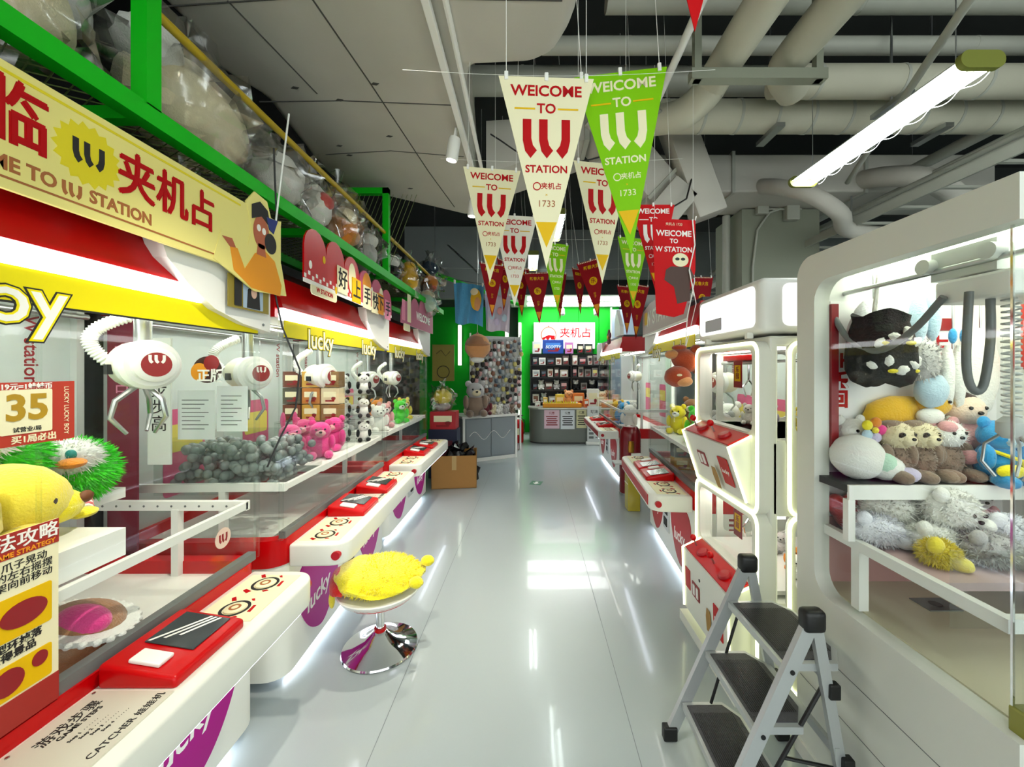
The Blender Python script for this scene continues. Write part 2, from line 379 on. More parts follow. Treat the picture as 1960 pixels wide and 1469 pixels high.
pipe(bend((1.56, -.5, 3.45), (1.56, 2.45, 3.45), (1.75, 2.62, 3.45), .12), .1, 'insulated pipe turning into the crossing pipe near the lamp')
pipe([(.83, .6, 3.42), (.86, 3.1, 3.36)], .022, 'slim white sprinkler pipe behind the green pennant', WHITE2)
h = thing('pipe_hanger', 'square grey-green hanger frame carrying two insulated pipes', 'hanger')
mk('post', box(.96, 1.0, 2.28, 2.32, 3.27, 4.45), COLM, h); mk('post', box(1.66, 1.7, 2.28, 2.32, 3.27, 4.45), COLM, h)
mk('crossbar', box(.94, 1.72, 2.27, 2.33, 3.27, 3.33), COLM, h)
d = thing('box_duct', 'beige rectangular duct crossing above the grey column', 'duct')
mk('duct_body', soft_prism([(1.1, 3.9), (4.6, 3.9), (4.6, 4.5), (1.1, 4.5)], 3.35, 3.72, .02), DUCT, d, True)
for x in (2.0, 3.3): mk('flange', box(x, x + .03, 3.88, 4.52, 3.33, 3.74), PIPEM, d)
d = thing('branch_duct', 'sloping beige branch duct behind the green pennant', 'duct')
M1 = Matrix.Translation((.95, 3.6, 3.42)) @ Matrix.Rotation(.75, 4, 'Y') @ Matrix.Rotation(.2, 4, 'Z')
mk('duct_body', xf(rbox(-.55, .55, -.2, .2, -.16, .16, .02), M1), DUCT, d, True)
for x in (-.3, .25): mk('flange', xf(box(x, x + .03, -.22, .22, -.18, .18), M1), PIPEM, d)
d = thing('branch_duct', 'upright flat branch duct above the red pennants', 'duct')
M1 = Matrix.Translation((1.42, 3.45, 3.35)) @ Matrix.Rotation(-.35, 4, 'Y')
mk('duct_body', xf(rbox(-.13, .13, -.1, .1, -.45, .45, .02), M1), DUCT, d, True)
mk('elbow', xf(rbox(-.13, .13, -.1, .1, -.25, .25, .02), Matrix.Translation((1.2, 3.45, 2.98)) @ Matrix.Rotation(.7, 4, 'Y')), DUCT, d, True)
for i, (x, z, r, lb) in enumerate(((3.2, 3.08, .028, 'lowest grey conduit of the cable run above the white arcade cabinet'), (3.34, 3.2, .022, 'second grey conduit of the cable run past the column'), (3.52, 3.3, .03, 'third grey conduit of the cable run past the column'), (3.75, 3.55, .05, 'highest grey pipe running past the column'))):
    pipe([(x, .3, z), (x, 9.5, z)], r, lb, PIPEM, 0, 'conduit', 'conduit', 'conduit run past the column')
t = thing('cable_tray', 'ladder cable tray under the conduits past the column', 'cable tray')
mk('side_rail', [box(3.0, 3.02, 1.0, 10, 2.92, 3.0)], PIPEM, t); mk('side_rail', [box(3.5, 3.52, 1.0, 10, 2.92, 3.0)], PIPEM, t)
for i in range(24): mk('rung', box(3.02, 3.5, 1.1 + i * .36, 1.13 + i * .36, 2.93, 2.95), PIPEM, t)
mk('drop_rod', [cyl((3.26, y, 2.93), (3.26, y, 4.45), .008) for y in (2.2, 4.0, 6.0, 8.0)], STEEL, t)
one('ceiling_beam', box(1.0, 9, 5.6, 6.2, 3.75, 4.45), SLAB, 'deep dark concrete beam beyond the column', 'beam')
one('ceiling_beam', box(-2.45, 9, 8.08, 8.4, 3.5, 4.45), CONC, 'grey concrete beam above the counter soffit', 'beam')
pipe([(1.75, 1.5, 3.12), (2.9, 3.6, 3.3)], .02, 'flat diagonal strut bar behind the fluorescent lamp', PIPEM, name='strut_bar', cat='strut', group='ceiling struts')
one('loose_cable', tube([(.75, 3.0, 2.9), (.9, 3.05, 2.82), (1.1, 3.05, 2.84), (1.3, 3.25, 3.0), (1.42, 3.4, 3.3)], .007, 6), BLACK, 'loose black cable drooping below the branch ducts', 'cable', smooth=True)

def tube_lamp(loc, label):
    t = thing('fluorescent_lamp', label, 'ceiling lamp', loc, group='twin tube ceiling lamps')
    mk('tray', prism([(-.085, .02), (-.045, .055), (.045, .055), (.085, .02), (.07, .02), (.04, .04), (-.04, .04), (-.07, .02)], 'y', -.54, .54), WHITE2, t)
    for x in (-.045, .045): mk('tube', cyl((x, -.525, 0), (x, .525, 0), .015, n=12), LEDT, t, True)
    for y in (-.56, .535): mk('end_cap', prism(rrect(.19, .075, .036, 6, 0, .018), 'y', y, y + .025), mat('lamp_end_cap', '#7e8432', .5), t, True)
    for y in (-.45, .45): mk('suspension_wire', cyl((0, y, .05), (0, y, 4.45 - loc[2]), .0025, n=6), STEEL, t)
    mk('coil_cable', tube([(.085 + .008 * math.sin(k * .6), -.52 + k * .013, -.005 + .011 * math.cos(k * .6)) for k in range(80)], .002, 5), WHITE2, t, True)
    return t
tube_lamp((1.93, 2.24, 2.9), 'lit twin tube lamp hanging above the white arcade cabinet')
for x, y, lb in ((1.92, .2, 'lit twin tube lamp behind the photographer over the cabinets'), (.45, -.8, 'lit twin tube lamp over the aisle behind the photographer'), (.6, -2.4, 'lit twin tube lamp over the entrance side of the claw machines'), (4.6, 2.4, 'lit twin tube lamp in the neighbouring aisle'), (4.6, 5.2, 'lit twin tube lamp far along the neighbouring aisle'), (.4, 5.6, 'lit twin tube lamp above the aisle behind the bunting'), (.1, 7.4, 'lit twin tube lamp over the aisle before the counter')):
    tube_lamp((x, y, 2.95 if x > 1 or y < 0 else 3.6), lb)

# smaller ceiling fittings
for i, (x, y, z, lb) in enumerate(((.86, 1.5, 3.39, 'small brass sprinkler head on the slim pipe nearest the lime pennant'), (.86, 2.6, 3.37, 'small brass sprinkler head on the slim pipe before the crossing pipes'))):
    s = thing('sprinkler_head', lb, 'sprinkler', (x, y, z - .03), 0, 'sprinkler heads'); mk('stem', cyl((0, 0, .03), (0, 0, -.04), .009, n=10), STEEL, s, True); mk('deflector', lathe([(.0, -.05), (.02, -.05), (.02, -.046), (.0, -.046)], 12), STEEL, s, True)
pipe(smooth_path([(2.3, 4.0, 3.45), (2.35, 3.7, 3.3), (2.5, 3.5, 3.14), (2.75, 3.5, 2.98), (3.0, 3.7, 2.9), (3.6, 3.75, 2.86)]), .07, 'curved flexible duct behind the fluorescent lamp', DUCT, 0, 'flexible_duct', 'duct', 'ceiling pipes')
pipe(smooth_path([(3.3, 4.0, 3.5), (3.35, 3.7, 3.4), (3.55, 3.5, 3.27), (4.0, 3.6, 3.05), (4.6, 4.2, 3.0)]), .09, 'second curved flexible duct above the conduits', DUCT, 0, 'flexible_duct', 'duct', 'ceiling pipes')
for i, (x, y, lb) in enumerate(((1.8, 2.95, 'thin drop rod holding the crossing pipe near the angled pipes'), (3.0, 2.95, 'thin drop rod holding the crossing pipe past the lamp'), (2.4, 2.62, 'thin drop rod holding the wrapped pipe behind the lamp'))):
    one('drop_rod', [cyl((x, y, 3.36), (x, y, 4.45), .007, n=8), box(x - .03, x + .03, y - .13, y + .13, 3.33, 3.36)], STEEL, lb, 'rod', 'drop rods')
one('loose_cable', tube(smooth_path([(-.3, 3.2, 3.5), (.1, 3.25, 3.3), (.6, 3.2, 3.32), (.95, 3.1, 3.5)]), .006, 6), BLACK, 'thin black cable sagging above the lime pennant', 'cable', smooth=True)
one('loose_cable', tube(smooth_path([(3.3, 2.6, 4.0), (3.35, 2.5, 3.4), (3.3, 2.4, 3.0), (3.4, 2.3, 2.95)]), .009, 6), BLACK, 'black cable hanging down past the conduits', 'cable', smooth=True)
o = thing('duct_reducer', 'wedge shaped beige duct reducer behind the cream pennants', 'duct')
mk('duct_body', ([(-.35, 3.35, 3.25), (.5, 3.35, 3.55), (.5, 3.9, 3.55), (-.35, 3.9, 3.25), (-.35, 3.35, 3.7), (.5, 3.35, 3.75), (.5, 3.9, 3.75), (-.35, 3.9, 3.7)], [(0, 3, 2, 1), (4, 5, 6, 7), (0, 1, 5, 4), (1, 2, 6, 5), (2, 3, 7, 6), (3, 0, 4, 7)]), DUCT, o); mk('flange', box(.48, .52, 3.33, 3.92, 3.53, 3.77), PIPEM, o)
# ------------------------------------------------------------------ double claw machine
def plan(L, d, r, e=0.):
    """top view outline, front (x=0) corners rounded"""
    o = [(-d - e, -L / 2 - e)]
    for i in range(7):
        a = -PI / 2 + PI / 2 * i / 6; o.append((-r + (r + e) * math.cos(a), -L / 2 + r + (r + e) * math.sin(a)))
    for i in range(7):
        a = PI / 2 * i / 6; o.append((-r + (r + e) * math.cos(a), L / 2 - r + (r + e) * math.sin(a)))
    o.append((-d - e, L / 2 + e)); return o
PICK = [(.0, -.23), (.06, -.215), (.12, -.15), (.17, -.05), (.19, .06), (.175, .14), (.12, .185), (.03, .2), (-.06, .2), (-.14, .175), (-.185, .12), (-.18, .02), (-.14, -.09), (-.08, -.18)]
def closed_smooth(p, n=4):
    o = []; N = len(p)
    for i in range(N):
        a, b, c, d_ = [Vector((*p[(i + k) % N], 0)) for k in (-1, 0, 1, 2)]
        for k in range(n):
            t = k / n; q = .5 * ((2 * b) + (c - a) * t + (2 * a - 5 * b + 4 * c - d_) * t * t + (3 * b - a - 3 * c + d_) * t ** 3); o.append((q.x, q.y))
    return o
PICK = closed_smooth(PICK)
SCREEN = mat('lcd_screen', '#33383b', .15)
INK = mat('black_ink', '#1a1a1a', .6)
RINK = mat('red_ink', '#b80008', .55, spec=.2)
WINK = mat('white_ink', '#f7f6ee', .55)
PLATE = mat('printed_plate', '#cfccbc', .35)
def claw_unit(p, x, y, ztop, zc, s=1., turn=0.):
    """a crane that hangs inside a cabinet: carriage pole, round motor head, ribbed hose, fingers"""
    M = Matrix.Translation((x, y, zc)) @ Matrix.Rotation(turn, 4, 'Z') @ Matrix.Scale(s, 4)
    g = mk('crane', [xf(cyl((0, 0, .05), (0, 0, (ztop - zc) / s), .03), M)], STEEL, p, True)
    mk('motor_head', [xf(lathe([(.0, -.12), (.06, -.118), (.088, -.1), (.1, -.06), (.1, .05), (.0, .05)], 24, axis='x'), M)], CREAMP, g, True)
    mk('head_ring', [xf(lathe([(.0, .04), (.104, .04), (.104, .085), (.09, .1), (.0, .1)], 24, axis='x'), M), xf(lathe([(.0, .1), (.072, .1), (.072, .13), (.06, .14), (.0, .14)], 24, axis='x'), M)], WHITE2, g, True)
    mk('badge', [xf(lathe([(.0, .14), (.05, .14), (.05, .143), (.0, .143)], 24, axis='x'), M)], mat('badge_maroon', '#9b2a2c', .4), g, True)
    mk('badge_print', [xf(prism([(q[0] * .045, q[1] * .035 + .004) for q in pl], 'x', .143, .1445), M) for pl in W_LOGO], WINK, g)
    pts = []; rr = []
    for k in range(60):
        a = k / 59 * PI * .95; pts.append(M @ Vector((-.1 - .02 * math.sin(a), .0 - .13 * math.sin(a) * (1 if k else 1), .22 - .26 * k / 59 + .02 * math.sin(a)))); rr.append((.028 if k % 2 else .021) * s)
    mk('hose', tube(pts, rr, 10), WHITE2, g, True)
    mk('slot', [xf(box(-.03, .01, -.112, -.095, -.04, .0), M)], BLACK, g)
    for k in range(3):
        a = 2 * PI * k / 3 + .5; c, sn = math.cos(a), math.sin(a)
        mk('claw_finger', [xf(tube([(c * .02, sn * .02, -.09), (c * .085, sn * .085, -.15), (c * .1, sn * .1, -.22), (c * .05, sn * .05, -.29)], [.011, .011, .01, .007], 8), M)], STEEL, g, True)
    return g
def claw_machine(label, loc, rz, L, d=.85, glass_text='lucky lucky', cranes=(), caps=(1,), near=0., badge=None, edge=False, group='claw machines along the aisle'):
    p = thing('claw_machine', label, 'claw machine', loc, rz, group)
    H = L / 2
    mk('base_cabinet', prism(plan(L, d, .1), 'z', .055, .63), WHITE, p, True)
    for y in (-H + .12, H - .12):
        for x in (-.12, -d + .1): mk('foot', cyl((x, y, 0), (x, y, .06), .03), BLACK, p, True)
    mk('glow_strip', box(-.07, -.05, -H + .12, H - .12, .025, .05), LEDU, p)
    mk('red_band', ringprism(plan(L, d, .1, .006), plan(L, d, .1, -.05), 'z', .62, .755), RED, p, True)
    mk('deck', box(-d + .02, -.05, -H + .02, H - .02, .63, .70), WHITE2, p)
    mk('stripe_print', [box(-.3, -.22, -H - .002, -H, .57 - k * .035, .585 - k * .035) for k in range(3)] + [box(-.3, -.22, H, H + .002, .57 - k * .035, .585 - k * .035) for k in range(3)], DRED, p)
    # glazing
    mk('glass_channel', [box(-.035, -.002, -H + .03, H - .03, .755, .79)], MGREY, p)
    for a, b in ((-H + .02, -.006), (.006, H - .02)): mk('pane', box(-.012, -.006, a, b, .78, 1.86), GLASS, p)
    for y in (-H + .006, H - .012): mk('pane', box(-d + .04, -.02, y, y + .006, .75, 1.86), GLASS, p)
    mk('partition_pane', box(-d + .04, -.04, -.004, .004, .75, 1.2), GLASS, p)
    for y in (-H + .0, H - .018): mk('corner_post', rbox(-.022, -.002, y, y + .018, .755, 1.86, .004), ACRYL, p)
    mk('mullion', box(-.014, -.004, -.003, .003, .755, 1.86), ACRYL, p)
    for y in (-H, H - .03): mk('rear_post', box(-d, -d + .05, y, y + .03, .63, 1.9), GREYW, p)
    bk = mk('back_panel', box(-d, -d + .02, -H + .03, H - .03, .63, 1.9), mat('back_panel_print', '#bfc6c3', .5, var=.12, scale=5), p)
    for s in (-1, 1):
        flat(rrect(.3, .5, .03), mat('back_pink', '#c9527c', .5), bk, (-d + .0205, s * H * .42, 1.12), name='poster_print')
        flat(rrect(.26, .16, .02), mat('back_yel', '#d9c75a', .5), bk, (-d + .022, s * H * .42, 1.2), name='poster_print')
        txt('W station', .07, DRED, bk, (-d + .021, s * (H - .17), 1.68), spin=-PI / 2, bold=.01)
    # header
    mk('header', prism([(0, 1.905), (-.015, 1.905), (-.06, 2.06), (-d, 2.06), (-d, 1.905), (-.1, 1.905)][::-1] if False else [(.004, 1.905), (-.05, 2.07), (-d, 2.07), (-d, 1.905)], 'y', -H, H), RED, p)
    mk('cabinet_roof', box(-d, -.05, -H + .01, H - .01, 2.07, 2.1), BLACK, p)
    mk('ceiling_board', box(-d + .02, -.02, -H + .02, H - .02, 1.88, 1.905), WHITE2, p)
    mk('led_strip', box(-.03, .004, -H + .02, H - .02, 1.848, 1.903), LEDW, p)
    mk('inner_light', [box(-.5, -.4, -H + .1, H - .1, 1.868, 1.879)], LEDI, p)
    mk('glass_banner', box(-.005, .001, -H + .02, H - .02, 1.762, 1.846), YELLOW, p)
    mk('banner_edge', box(-.004, .002, -H + .02, H - .02, 1.757, 1.762), INK, p)
    for s in (-1, 1):
        y = s * H * .5 if glass_text == 'lucky lucky' else -.02
        if s == 1 and glass_text != 'lucky lucky': break
        for off, m, e in ((.055, INK, .002), (.032, YELLOW, .003), (.004, WINK, .004)):
            txt(glass_text if glass_text != 'lucky lucky' else 'lucky', .17 if glass_text != 'lucky lucky' else .15, m, p, (e, y if glass_text == 'lucky lucky' else .05, 1.765), bold=off, align='CENTER' if glass_text == 'lucky lucky' else 'RIGHT')
    for s in (-1, 1):
        mk('side_panel', box(-d, -.03, s * H - .012, s * H + .012, 1.86, 2.07), WHITE2 if s in caps else RED, p)
        if s not in caps: continue
        pts = [(H - .54, 2.07), (H - .5, 1.97), (H - .42, 1.90), (H - .3, 1.83), (H - .15, 1.79), (H + .02, 1.77), (H + .02, 2.07)]
        cp = mk('header_cap', prism([(s * a, b) for a, b in pts], 'x', -.03, .03), WHITE2, p)
        mk('cap_screw', cyl((.03, s * (H - .03), 1.8), (.033, s * (H - .03), 1.8), .006, n=10), MGREY, cp)
    # control counter
    ct = [(0, -H + .05)] + [(.29 - .09 + .09 * math.cos(a), -H + .05 + .09 + .09 * math.sin(a)) for a in [-PI / 2 + PI / 2 * i / 5 for i in range(6)]] + [(.29 - .09 + .09 * math.cos(a), H - .05 - .09 + .09 * math.sin(a)) for a in [PI / 2 * i / 5 for i in range(6)]] + [(0, H - .05)]
    c = mk('control_counter', soft_prism(ct, .6, .715, .03), WHITE, p, True)
    if edge: mk('edge_strip', rbox(.284, .294, -H + .13, H - .13, .625, .7, .004), CRIM, c)
    mk('counter_light', box(.245, .275, -H + .16, H - .16, .592, .6), LEDU, c)
    mk('service_knob', [cyl((.235, s * (H - .07), .655), (.235, s * (H - .046), .655), .022) for s in (-1,)], CRIM, c, True)
    mk('service_knob', [cyl((.235, (H - .07), .655), (.235, (H - .046), .655), .022)], CRIM, c, True)
    for s in (-1, 1):
        y0 = s * (H - .25 + (near * .6 if s < 0 else 0))
        pl = mk('button_plate', box(.03, .235, y0 - .155, y0 + .155, .715, .718), CREAM, p)
        for k in (-.085, .085):
            yy = y0 + k
            mk('wheel_rim', ringprism(circ(.13, yy, .05), circ(.13, yy, .04), 'z', .718, .7195), INK, pl)
            mk('push_button', lathe([(.0, .718), (.036, .718), (.036, .722), (.033, .7235), (.0, .7235)], 20, (.13, yy, 0)), CREAM, pl, True); mk('button_mark', ringprism(circ(.13, yy, .02, n=14), circ(.13, yy, .012, n=14), 'z', .7235, .7242), BROWNL, pl)
            flat([[(-.055, .02), (-.04, .05), (-.052, .055), (-.07, .03)], [(.05, .03), (.075, .05), (.065, .06), (.045, .045)], [(-.02, -.07), (.02, -.065), (.02, -.055), (-.02, -.058)], [(.05, -.04), (.065, -.03), (.06, -.02), (.05, -.03)], [(-.06, -.03), (-.05, -.045), (-.045, -.035), (-.052, -.02)]], RINK, pl, (.13, yy, .7182), B_FT, 'splash_print')
        yr = s * (H - .565 + (near if s < 0 else 0))
        hz = mk('coin_housing', soft_prism([(0.015, yr - .135), (.235, yr - .135), (.235, yr + .135), (.015, yr + .135)], .71, .78, .012), RED, p, True)
        mh = hz.data
        for v in mh.vertices:
            if v.co.z > .74: v.co.z -= (v.co.x - .015) * .16
        Mt = Matrix.Translation((.125, yr, .763)) @ Matrix.Rotation(math.atan(.16), 4, 'Y')
        mk('screen', xf(rbox(-.075, .075, -.035, .115, 0, .004, .002), Mt), SCREEN, hz)
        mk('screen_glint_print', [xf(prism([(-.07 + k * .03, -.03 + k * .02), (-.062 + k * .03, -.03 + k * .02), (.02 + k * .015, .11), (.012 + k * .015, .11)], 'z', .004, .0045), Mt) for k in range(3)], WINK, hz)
        mk('return_button', xf(rbox(-.045, .045, -.115, -.065, 0, .012, .004), Mt), WHITE2, hz)
        lp = mk('lower_badge', xf(prism([(a * 1.32, b * 1.08) for a, b in PICK], 'x', .0, .004), Matrix.Translation((.0, s * H * .52, .355))), badge or MAG, p)
        txt('lucky', .13, WINK, lp, (.0046, s * H * .52 - .02, .31), bold=.014, shear=.2, spin=.12)
    ip = mk('instruction_plate', box(.02, .24, -.1 - near, .1, .715, .7185), PLATE, p)
    txt('游戏步骤', .034, INK, ip, (.07, .0, .719), B_FT); txt('GAME STEPS', .018, INK, ip, (.095, .0, .719), B_FT, .015)
    for k in range(4): txt('Step %d  · · · · · ·' % (k + 1), .011, INK, ip, (.125 + k * .016, -.02 + .01 * k, .719), B_FT)
    txt('CATCHER', .026, INK, p, (.268, .02, .7155), B_FT, .02) if False else txt('CATCHER 娃娃机', .024, INK, ip, (.215, .0, .719), B_FT)
    for y in (-.09, .09): mk('screw', cyl((.03, y, .7185), (.03, y, .7205), .004, n=8), STEEL, ip)
    cpn = mk('coin_panel', rbox(-.002, .012, -.09, .09, .22, .55, .006), GREYW, p)
    mk('coin_slot', [box(.012, .016, -.06, .06, .36, .5)], INK, cpn); mk('coin_return', rbox(.012, .02, -.04, .05, .26, .33, .004), INK, cpn)
    mk('slot_print', [box(.016, .018, -.03, -.01, .39, .47), box(.016, .018, .01, .03, .39, .47)], GREYW, cpn)
    # prize frame inside
    for s in (-1, 1):
        ye = s * (H - .06)
        r = mk('prize_rail', [box(-.035, -.015, min(0, ye), max(0, ye), .99, 1.02), box(-d + .1, -.015, ye - .012, ye + .012, .985, 1.025)], WHITE2, p)
        mk('rail_post', box(-.34, -.31, ye - .015, ye + .015, .7, .99), WHITE2, r)
        mk('rail_hole_print', [cyl((-.1 - k * .06, ye - s * .0125, 1.005), (-.1 - k * .06, ye - s * .0135, 1.005), .005, n=8) for k in range(10)], MGREY, r)
    mk('gantry', [cyl((-.15, -H + .05, 1.83), (-.15, H - .05, 1.83), .012), cyl((-d + .12, -H + .05, 1.83), (-d + .12, H - .05, 1.83), .012)], STEEL, p, True)
    for (x, y, zc, s, tn) in cranes: claw_unit(p, x, y, 1.83, zc, s, tn)
    return p
M1 = claw_machine('large claw machine nearest the camera, under the pale yellow sign', (-1.21, .99, 0), 0, 1.62, glass_text='lucky boy', near=.1, cranes=((-.36, .63, 1.62, .95, -.5),))
M2 = claw_machine('claw machine beside the yellow plush stool, under the red scalloped sign', (-1.235, 2.735, 0), .035, 1.56, cranes=((-.35, -.5, 1.58, .9, -.5), (-.35, .33, 1.55, .9, -.4)))
M3 = claw_machine('claw machine beside the cardboard box, under the mauve sign', (-1.29, 4.37, 0), 0., 1.48, cranes=((-.35, -.3, 1.5, .8, -.4), (-.35, .4, 1.5, .8, -.4)))
M4 = claw_machine('claw machine with striped red counter beyond the white two-tier cabinet', (1.2, 3.42, 0), PI - .075, 1.42, d=.8, caps=(-1,), badge=CRIM, edge=True, cranes=((-.35, .3, 1.5, .8, .4),))
M5 = claw_machine('farthest claw machine, beside the service counter', (1.33, 6.6, 0), PI - .02, 1.9, d=.8, caps=(-1,), badge=CRIM, edge=True, cranes=((-.35, .4, 1.5, .8, .4),))

# ------------------------------------------------------------------ header signs
s = thing('header_sign', 'long pale yellow welcome sign over the nearest claw machine', 'sign', (-1.15, .99, 0))
mk('sign_board', box(-.012, 0, -.95, .86, 2.0, 2.28), SIGNY, s)
mk('border_line', box(0, .0012, -.93, .60, 2.255, 2.262), SIGNY2, s); mk('border_line', box(0, .0012, -.93, .52, 2.022, 2.027), BROWNL, s)
mk('stay', [box(-.06, -.012, y, y + .03, 2.03, 2.06) for y in (-.6, .1, .6)], GREYW, s)
btxt('欢迎光临', .157, RINK, s, (.0007, -.035, 2.165), align='RIGHT', width=.8)
sb = []
for k in range(36):
    a = 2 * PI * k / 36; rr = .07 if k % 2 else .083; sb.append((rr * math.cos(a), rr * math.sin(a)))
flat(sb, SIGNY2, s, (0, .05, 2.16), name='sunburst'); flat(W_LOGO, INK, s, (.0012, .05, 2.13), name='logo_print', s=.062)
btxt('夹机占', .142, RINK, s, (.0018, .295, 2.155), width=.82)
txt('STATION', .046, BROWNL, s, (.0005, .225, 2.055), bold=.03, align='RIGHT', width=.9); flat(W_LOGO, BROWNL, s, (0, .012, 2.035), name='logo_print', s=.036); txt('WELCOME TO', .046, BROWNL, s, (.0005, -.02, 2.055), bold=.03, align='RIGHT', width=.9)
# generic greeting figure printed on a cut-out at the sign's end
fg = mk('cutout_figure', xf(prism([(-.2, .02), (-.16, .14), (-.02, .12), (.0, .2), (-.03, .3), (.02, .36), (.1, .35), (.13, .28), (.2, .3), (.19, .22), (.14, .16), (.2, .1), (.24, -.04), (.02, -.06)], 'x', -.004, .002), Matrix.Translation((0, .66, 1.99))), SIGNY, s)
flat([(-.1, .0), (-.12, .09), (-.08, .09), (-.04, .02), (.02, .1), (.08, .13), (.15, .1), (.2, .0), (.19, -.05), (.0, -.05)], ORANGE, fg, (.0022, .66, 1.99), name='jumper_print')
flat([(-.16, .115), (-.11, .12), (-.09, .09), (-.12, .085)], SKIN, fg, (.003, .66, 1.99), name='hand_print')
flat([circ(.06, .2, .05, .07), [(.04, .15), (.08, .15), (.09, .1), (.03, .1)]], SKIN, fg, (.003, .66, 1.99), name='face_print')
flat([circ(.12, .17, .04, .045), [(-.0, .24), (.0, .3), (.05, .33), (.1, .31), (.12, .24), (.06, .27)]], INK, fg, (.0036, .66, 1.99), name='hair_print')
flat([(.09, .28), (.17, .29), (.14, .22), (.11, .23)], NAVY, fg, (.0042, .66, 1.99), name='hat_print')
flat([circ(.042, .215, .012, .015, 14), circ(.075, .21, .012, .015, 14)], WINK, fg, (.0042, .66, 1.99), name='eye_print')
b = one('portrait_badge', box(0, .004, -.12, .12, -.065, .065), mat('badge_olive', '#8a7a2a', .4), 'small portrait card stuck on the white header cap', 'photo card', loc=(-1.165, 1.66, 1.912))
flat(rrect(.12, .115, .004), mat('portrait_blue', '#9fb4c9', .5), b, (.0042, .02, .0), name='photo_print')
flat([[(.0, .05), (-.035, .02), (-.04, -.055), (.04, -.055), (.035, .02)], rrect(.04, .11, .004, cx=-.09)], INK, b, (.0055, .02, .0), name='figure_print')
flat(circ(0, .012, .017, .024), mat('skin_tone', '#d9b09a', .6), b, (.007, .02, .0), name='face_print')

s = thing('scalloped_sign', 'red scalloped cut-out sign with picture cards above the second claw machine', 'sign', (-1.16, 2.735, 0), .035)
def scallop(y0, y1, tops, z0):
    pts = [(y0, z0)]; n = len(tops); w = (y1 - y0) / n
    for i, h in enumerate(tops):
        for k in range(9):
            a = PI - PI * k / 8; pts.append((y0 + w * (i + .5) + w * .5 * math.cos(a), h - w * .45 + w * .45 * math.sin(a)))
    return pts + [(y1, z0)]
mk('sign_board', prism(scallop(-.72, .0, (2.35, 2.36, 2.34), 2.07), 'x', -.008, .0), RED, s)
mk('sign_board', prism(scallop(.0, .72, (2.31, 2.30, 2.27), 2.07), 'x', -.008, .0), mat('sign_rose', '#bd4468', .5), s)
mk('checker_strip', [box(0, .0012, -.72 + k * .04, -.70 + k * .04, 2.075 + (k % 2) * .02, 2.095 + (k % 2) * .02) for k in range(18)], WINK, s)
mk('base_strip', box(-.006, .002, -.72, .72, 2.05, 2.07), WINK, s)
for y, z, rx, rz_, m in ((-.12, 2.2, .06, .1, CREAM), (.14, 2.2, .08, .1, ORANGE), (.45, 2.17, .05, .085, CREAM)): flat(circ(y, z, rx, rz_), m, s, (.0, 0, 0), name='blob_print')
for i, (ch, y, z, m) in enumerate((('好', -.28, 2.15, CREAM), ('上', -.06, 2.13, GOLD), ('手', .13, 2.12, CREAM), ('快', .3, 2.11, CREAM), ('下', .42, 2.12, ORANGE), ('手', .6, 2.1, PINK))):
    q = mk('picture_card', box(.002, .008, y - .07, y + .07, z - .08, z + .08), m, s); btxt(ch, .13, INK, q, (.0088, y, z), w=.015)
for k in range(9): flat(circ(-.66 + .15 * k, 2.15 + .08 * math.sin(k * 2.2), .016, .022, 12), GOLD if k % 3 else WINK, s, (.0012, 0, 0), name='coin_print')
pl = mk('hanging_tag', prism(rrect(.3, .06, .02, cx=-.5, cy=2.03), 'x', -.004, .002), CREAM, s); txt('W STATION', .035, RINK, pl, (.0026, -.5, 2.03), bold=.03)

s = thing('topper_sign', 'mauve welcome topper sign on the third claw machine', 'sign', (-1.2, 4.37, 0))
mk('sign_board', prism(scallop(-.6, .66, (2.28, 2.36, 2.4, 2.38), 2.05), 'x', -.008, 0), MAUVE, s)
txt('WELCOME', .12, WINK, s, (.0006, .2, 2.18), bold=.03); flat(rrect(.12, .28, .01, cx=-.35, cy=2.22), CREAM, s, (0, 0, 0), name='card_print'); flat(rrect(.1, .2, .01, cx=-.53, cy=2.18), PINK, s, (0, 0, 0), name='card_print')
tg = mk('hanging_tag', prism(rrect(.2, .07, .02, cx=-.42, cy=2.02), 'x', -.004, .002), CREAM, s)
s = thing('topper_sign', 'silver station topper sign on the claw machine beyond the two-tier cabinet', 'sign', (1.13, 3.38, 0), PI - .075)
mk('sign_board', prism([(-.7, 1.95), (.7, 1.95), (.72, 2.17), (.5, 2.23), (-.4, 2.23), (-.7, 2.18)], 'x', -.008, 0), mat('sign_silver_rose', '#a8848a', .4), s)
txt('W STATION', .19, WINK, s, (.0006, .0, 2.08), bold=.02, width=1.05); mk('base_strip', box(-.004, .002, -.7, .7, 1.93, 1.95), WINK, s)
flat(rrect(.12, .12, .01, cx=-.55, cy=2.1), GOLD, s, (0.001, 0, 0), name='card_print')
s = thing('light_topper', 'white angular light topper on the farthest claw machine', 'sign', (1.28, 5.75, 0), PI)
mk('sign_board', prism([(-.1, 2.08), (.25, 2.08), (.25, 2.2), (.02, 2.46), (-.1, 2.3)], 'x', -.05, 0), WHITE2, s)
f = thing('flower_ornament', 'red flower shaped ornament beside the counter', 'ornament', (1.28, 6.15, 2.1))
mk('petal', [ell((0 - .02, math.cos(a) * .075, math.sin(a) * .075), (.02, .05, .05), 10, 6) for a in [2 * PI * k / 5 + .3 for k in range(5)]], F_MAR, f, True)
mk('flower_centre', ell((-.035, 0, 0), (.02, .035, .035), 10, 6), F_GOLD, f, True)

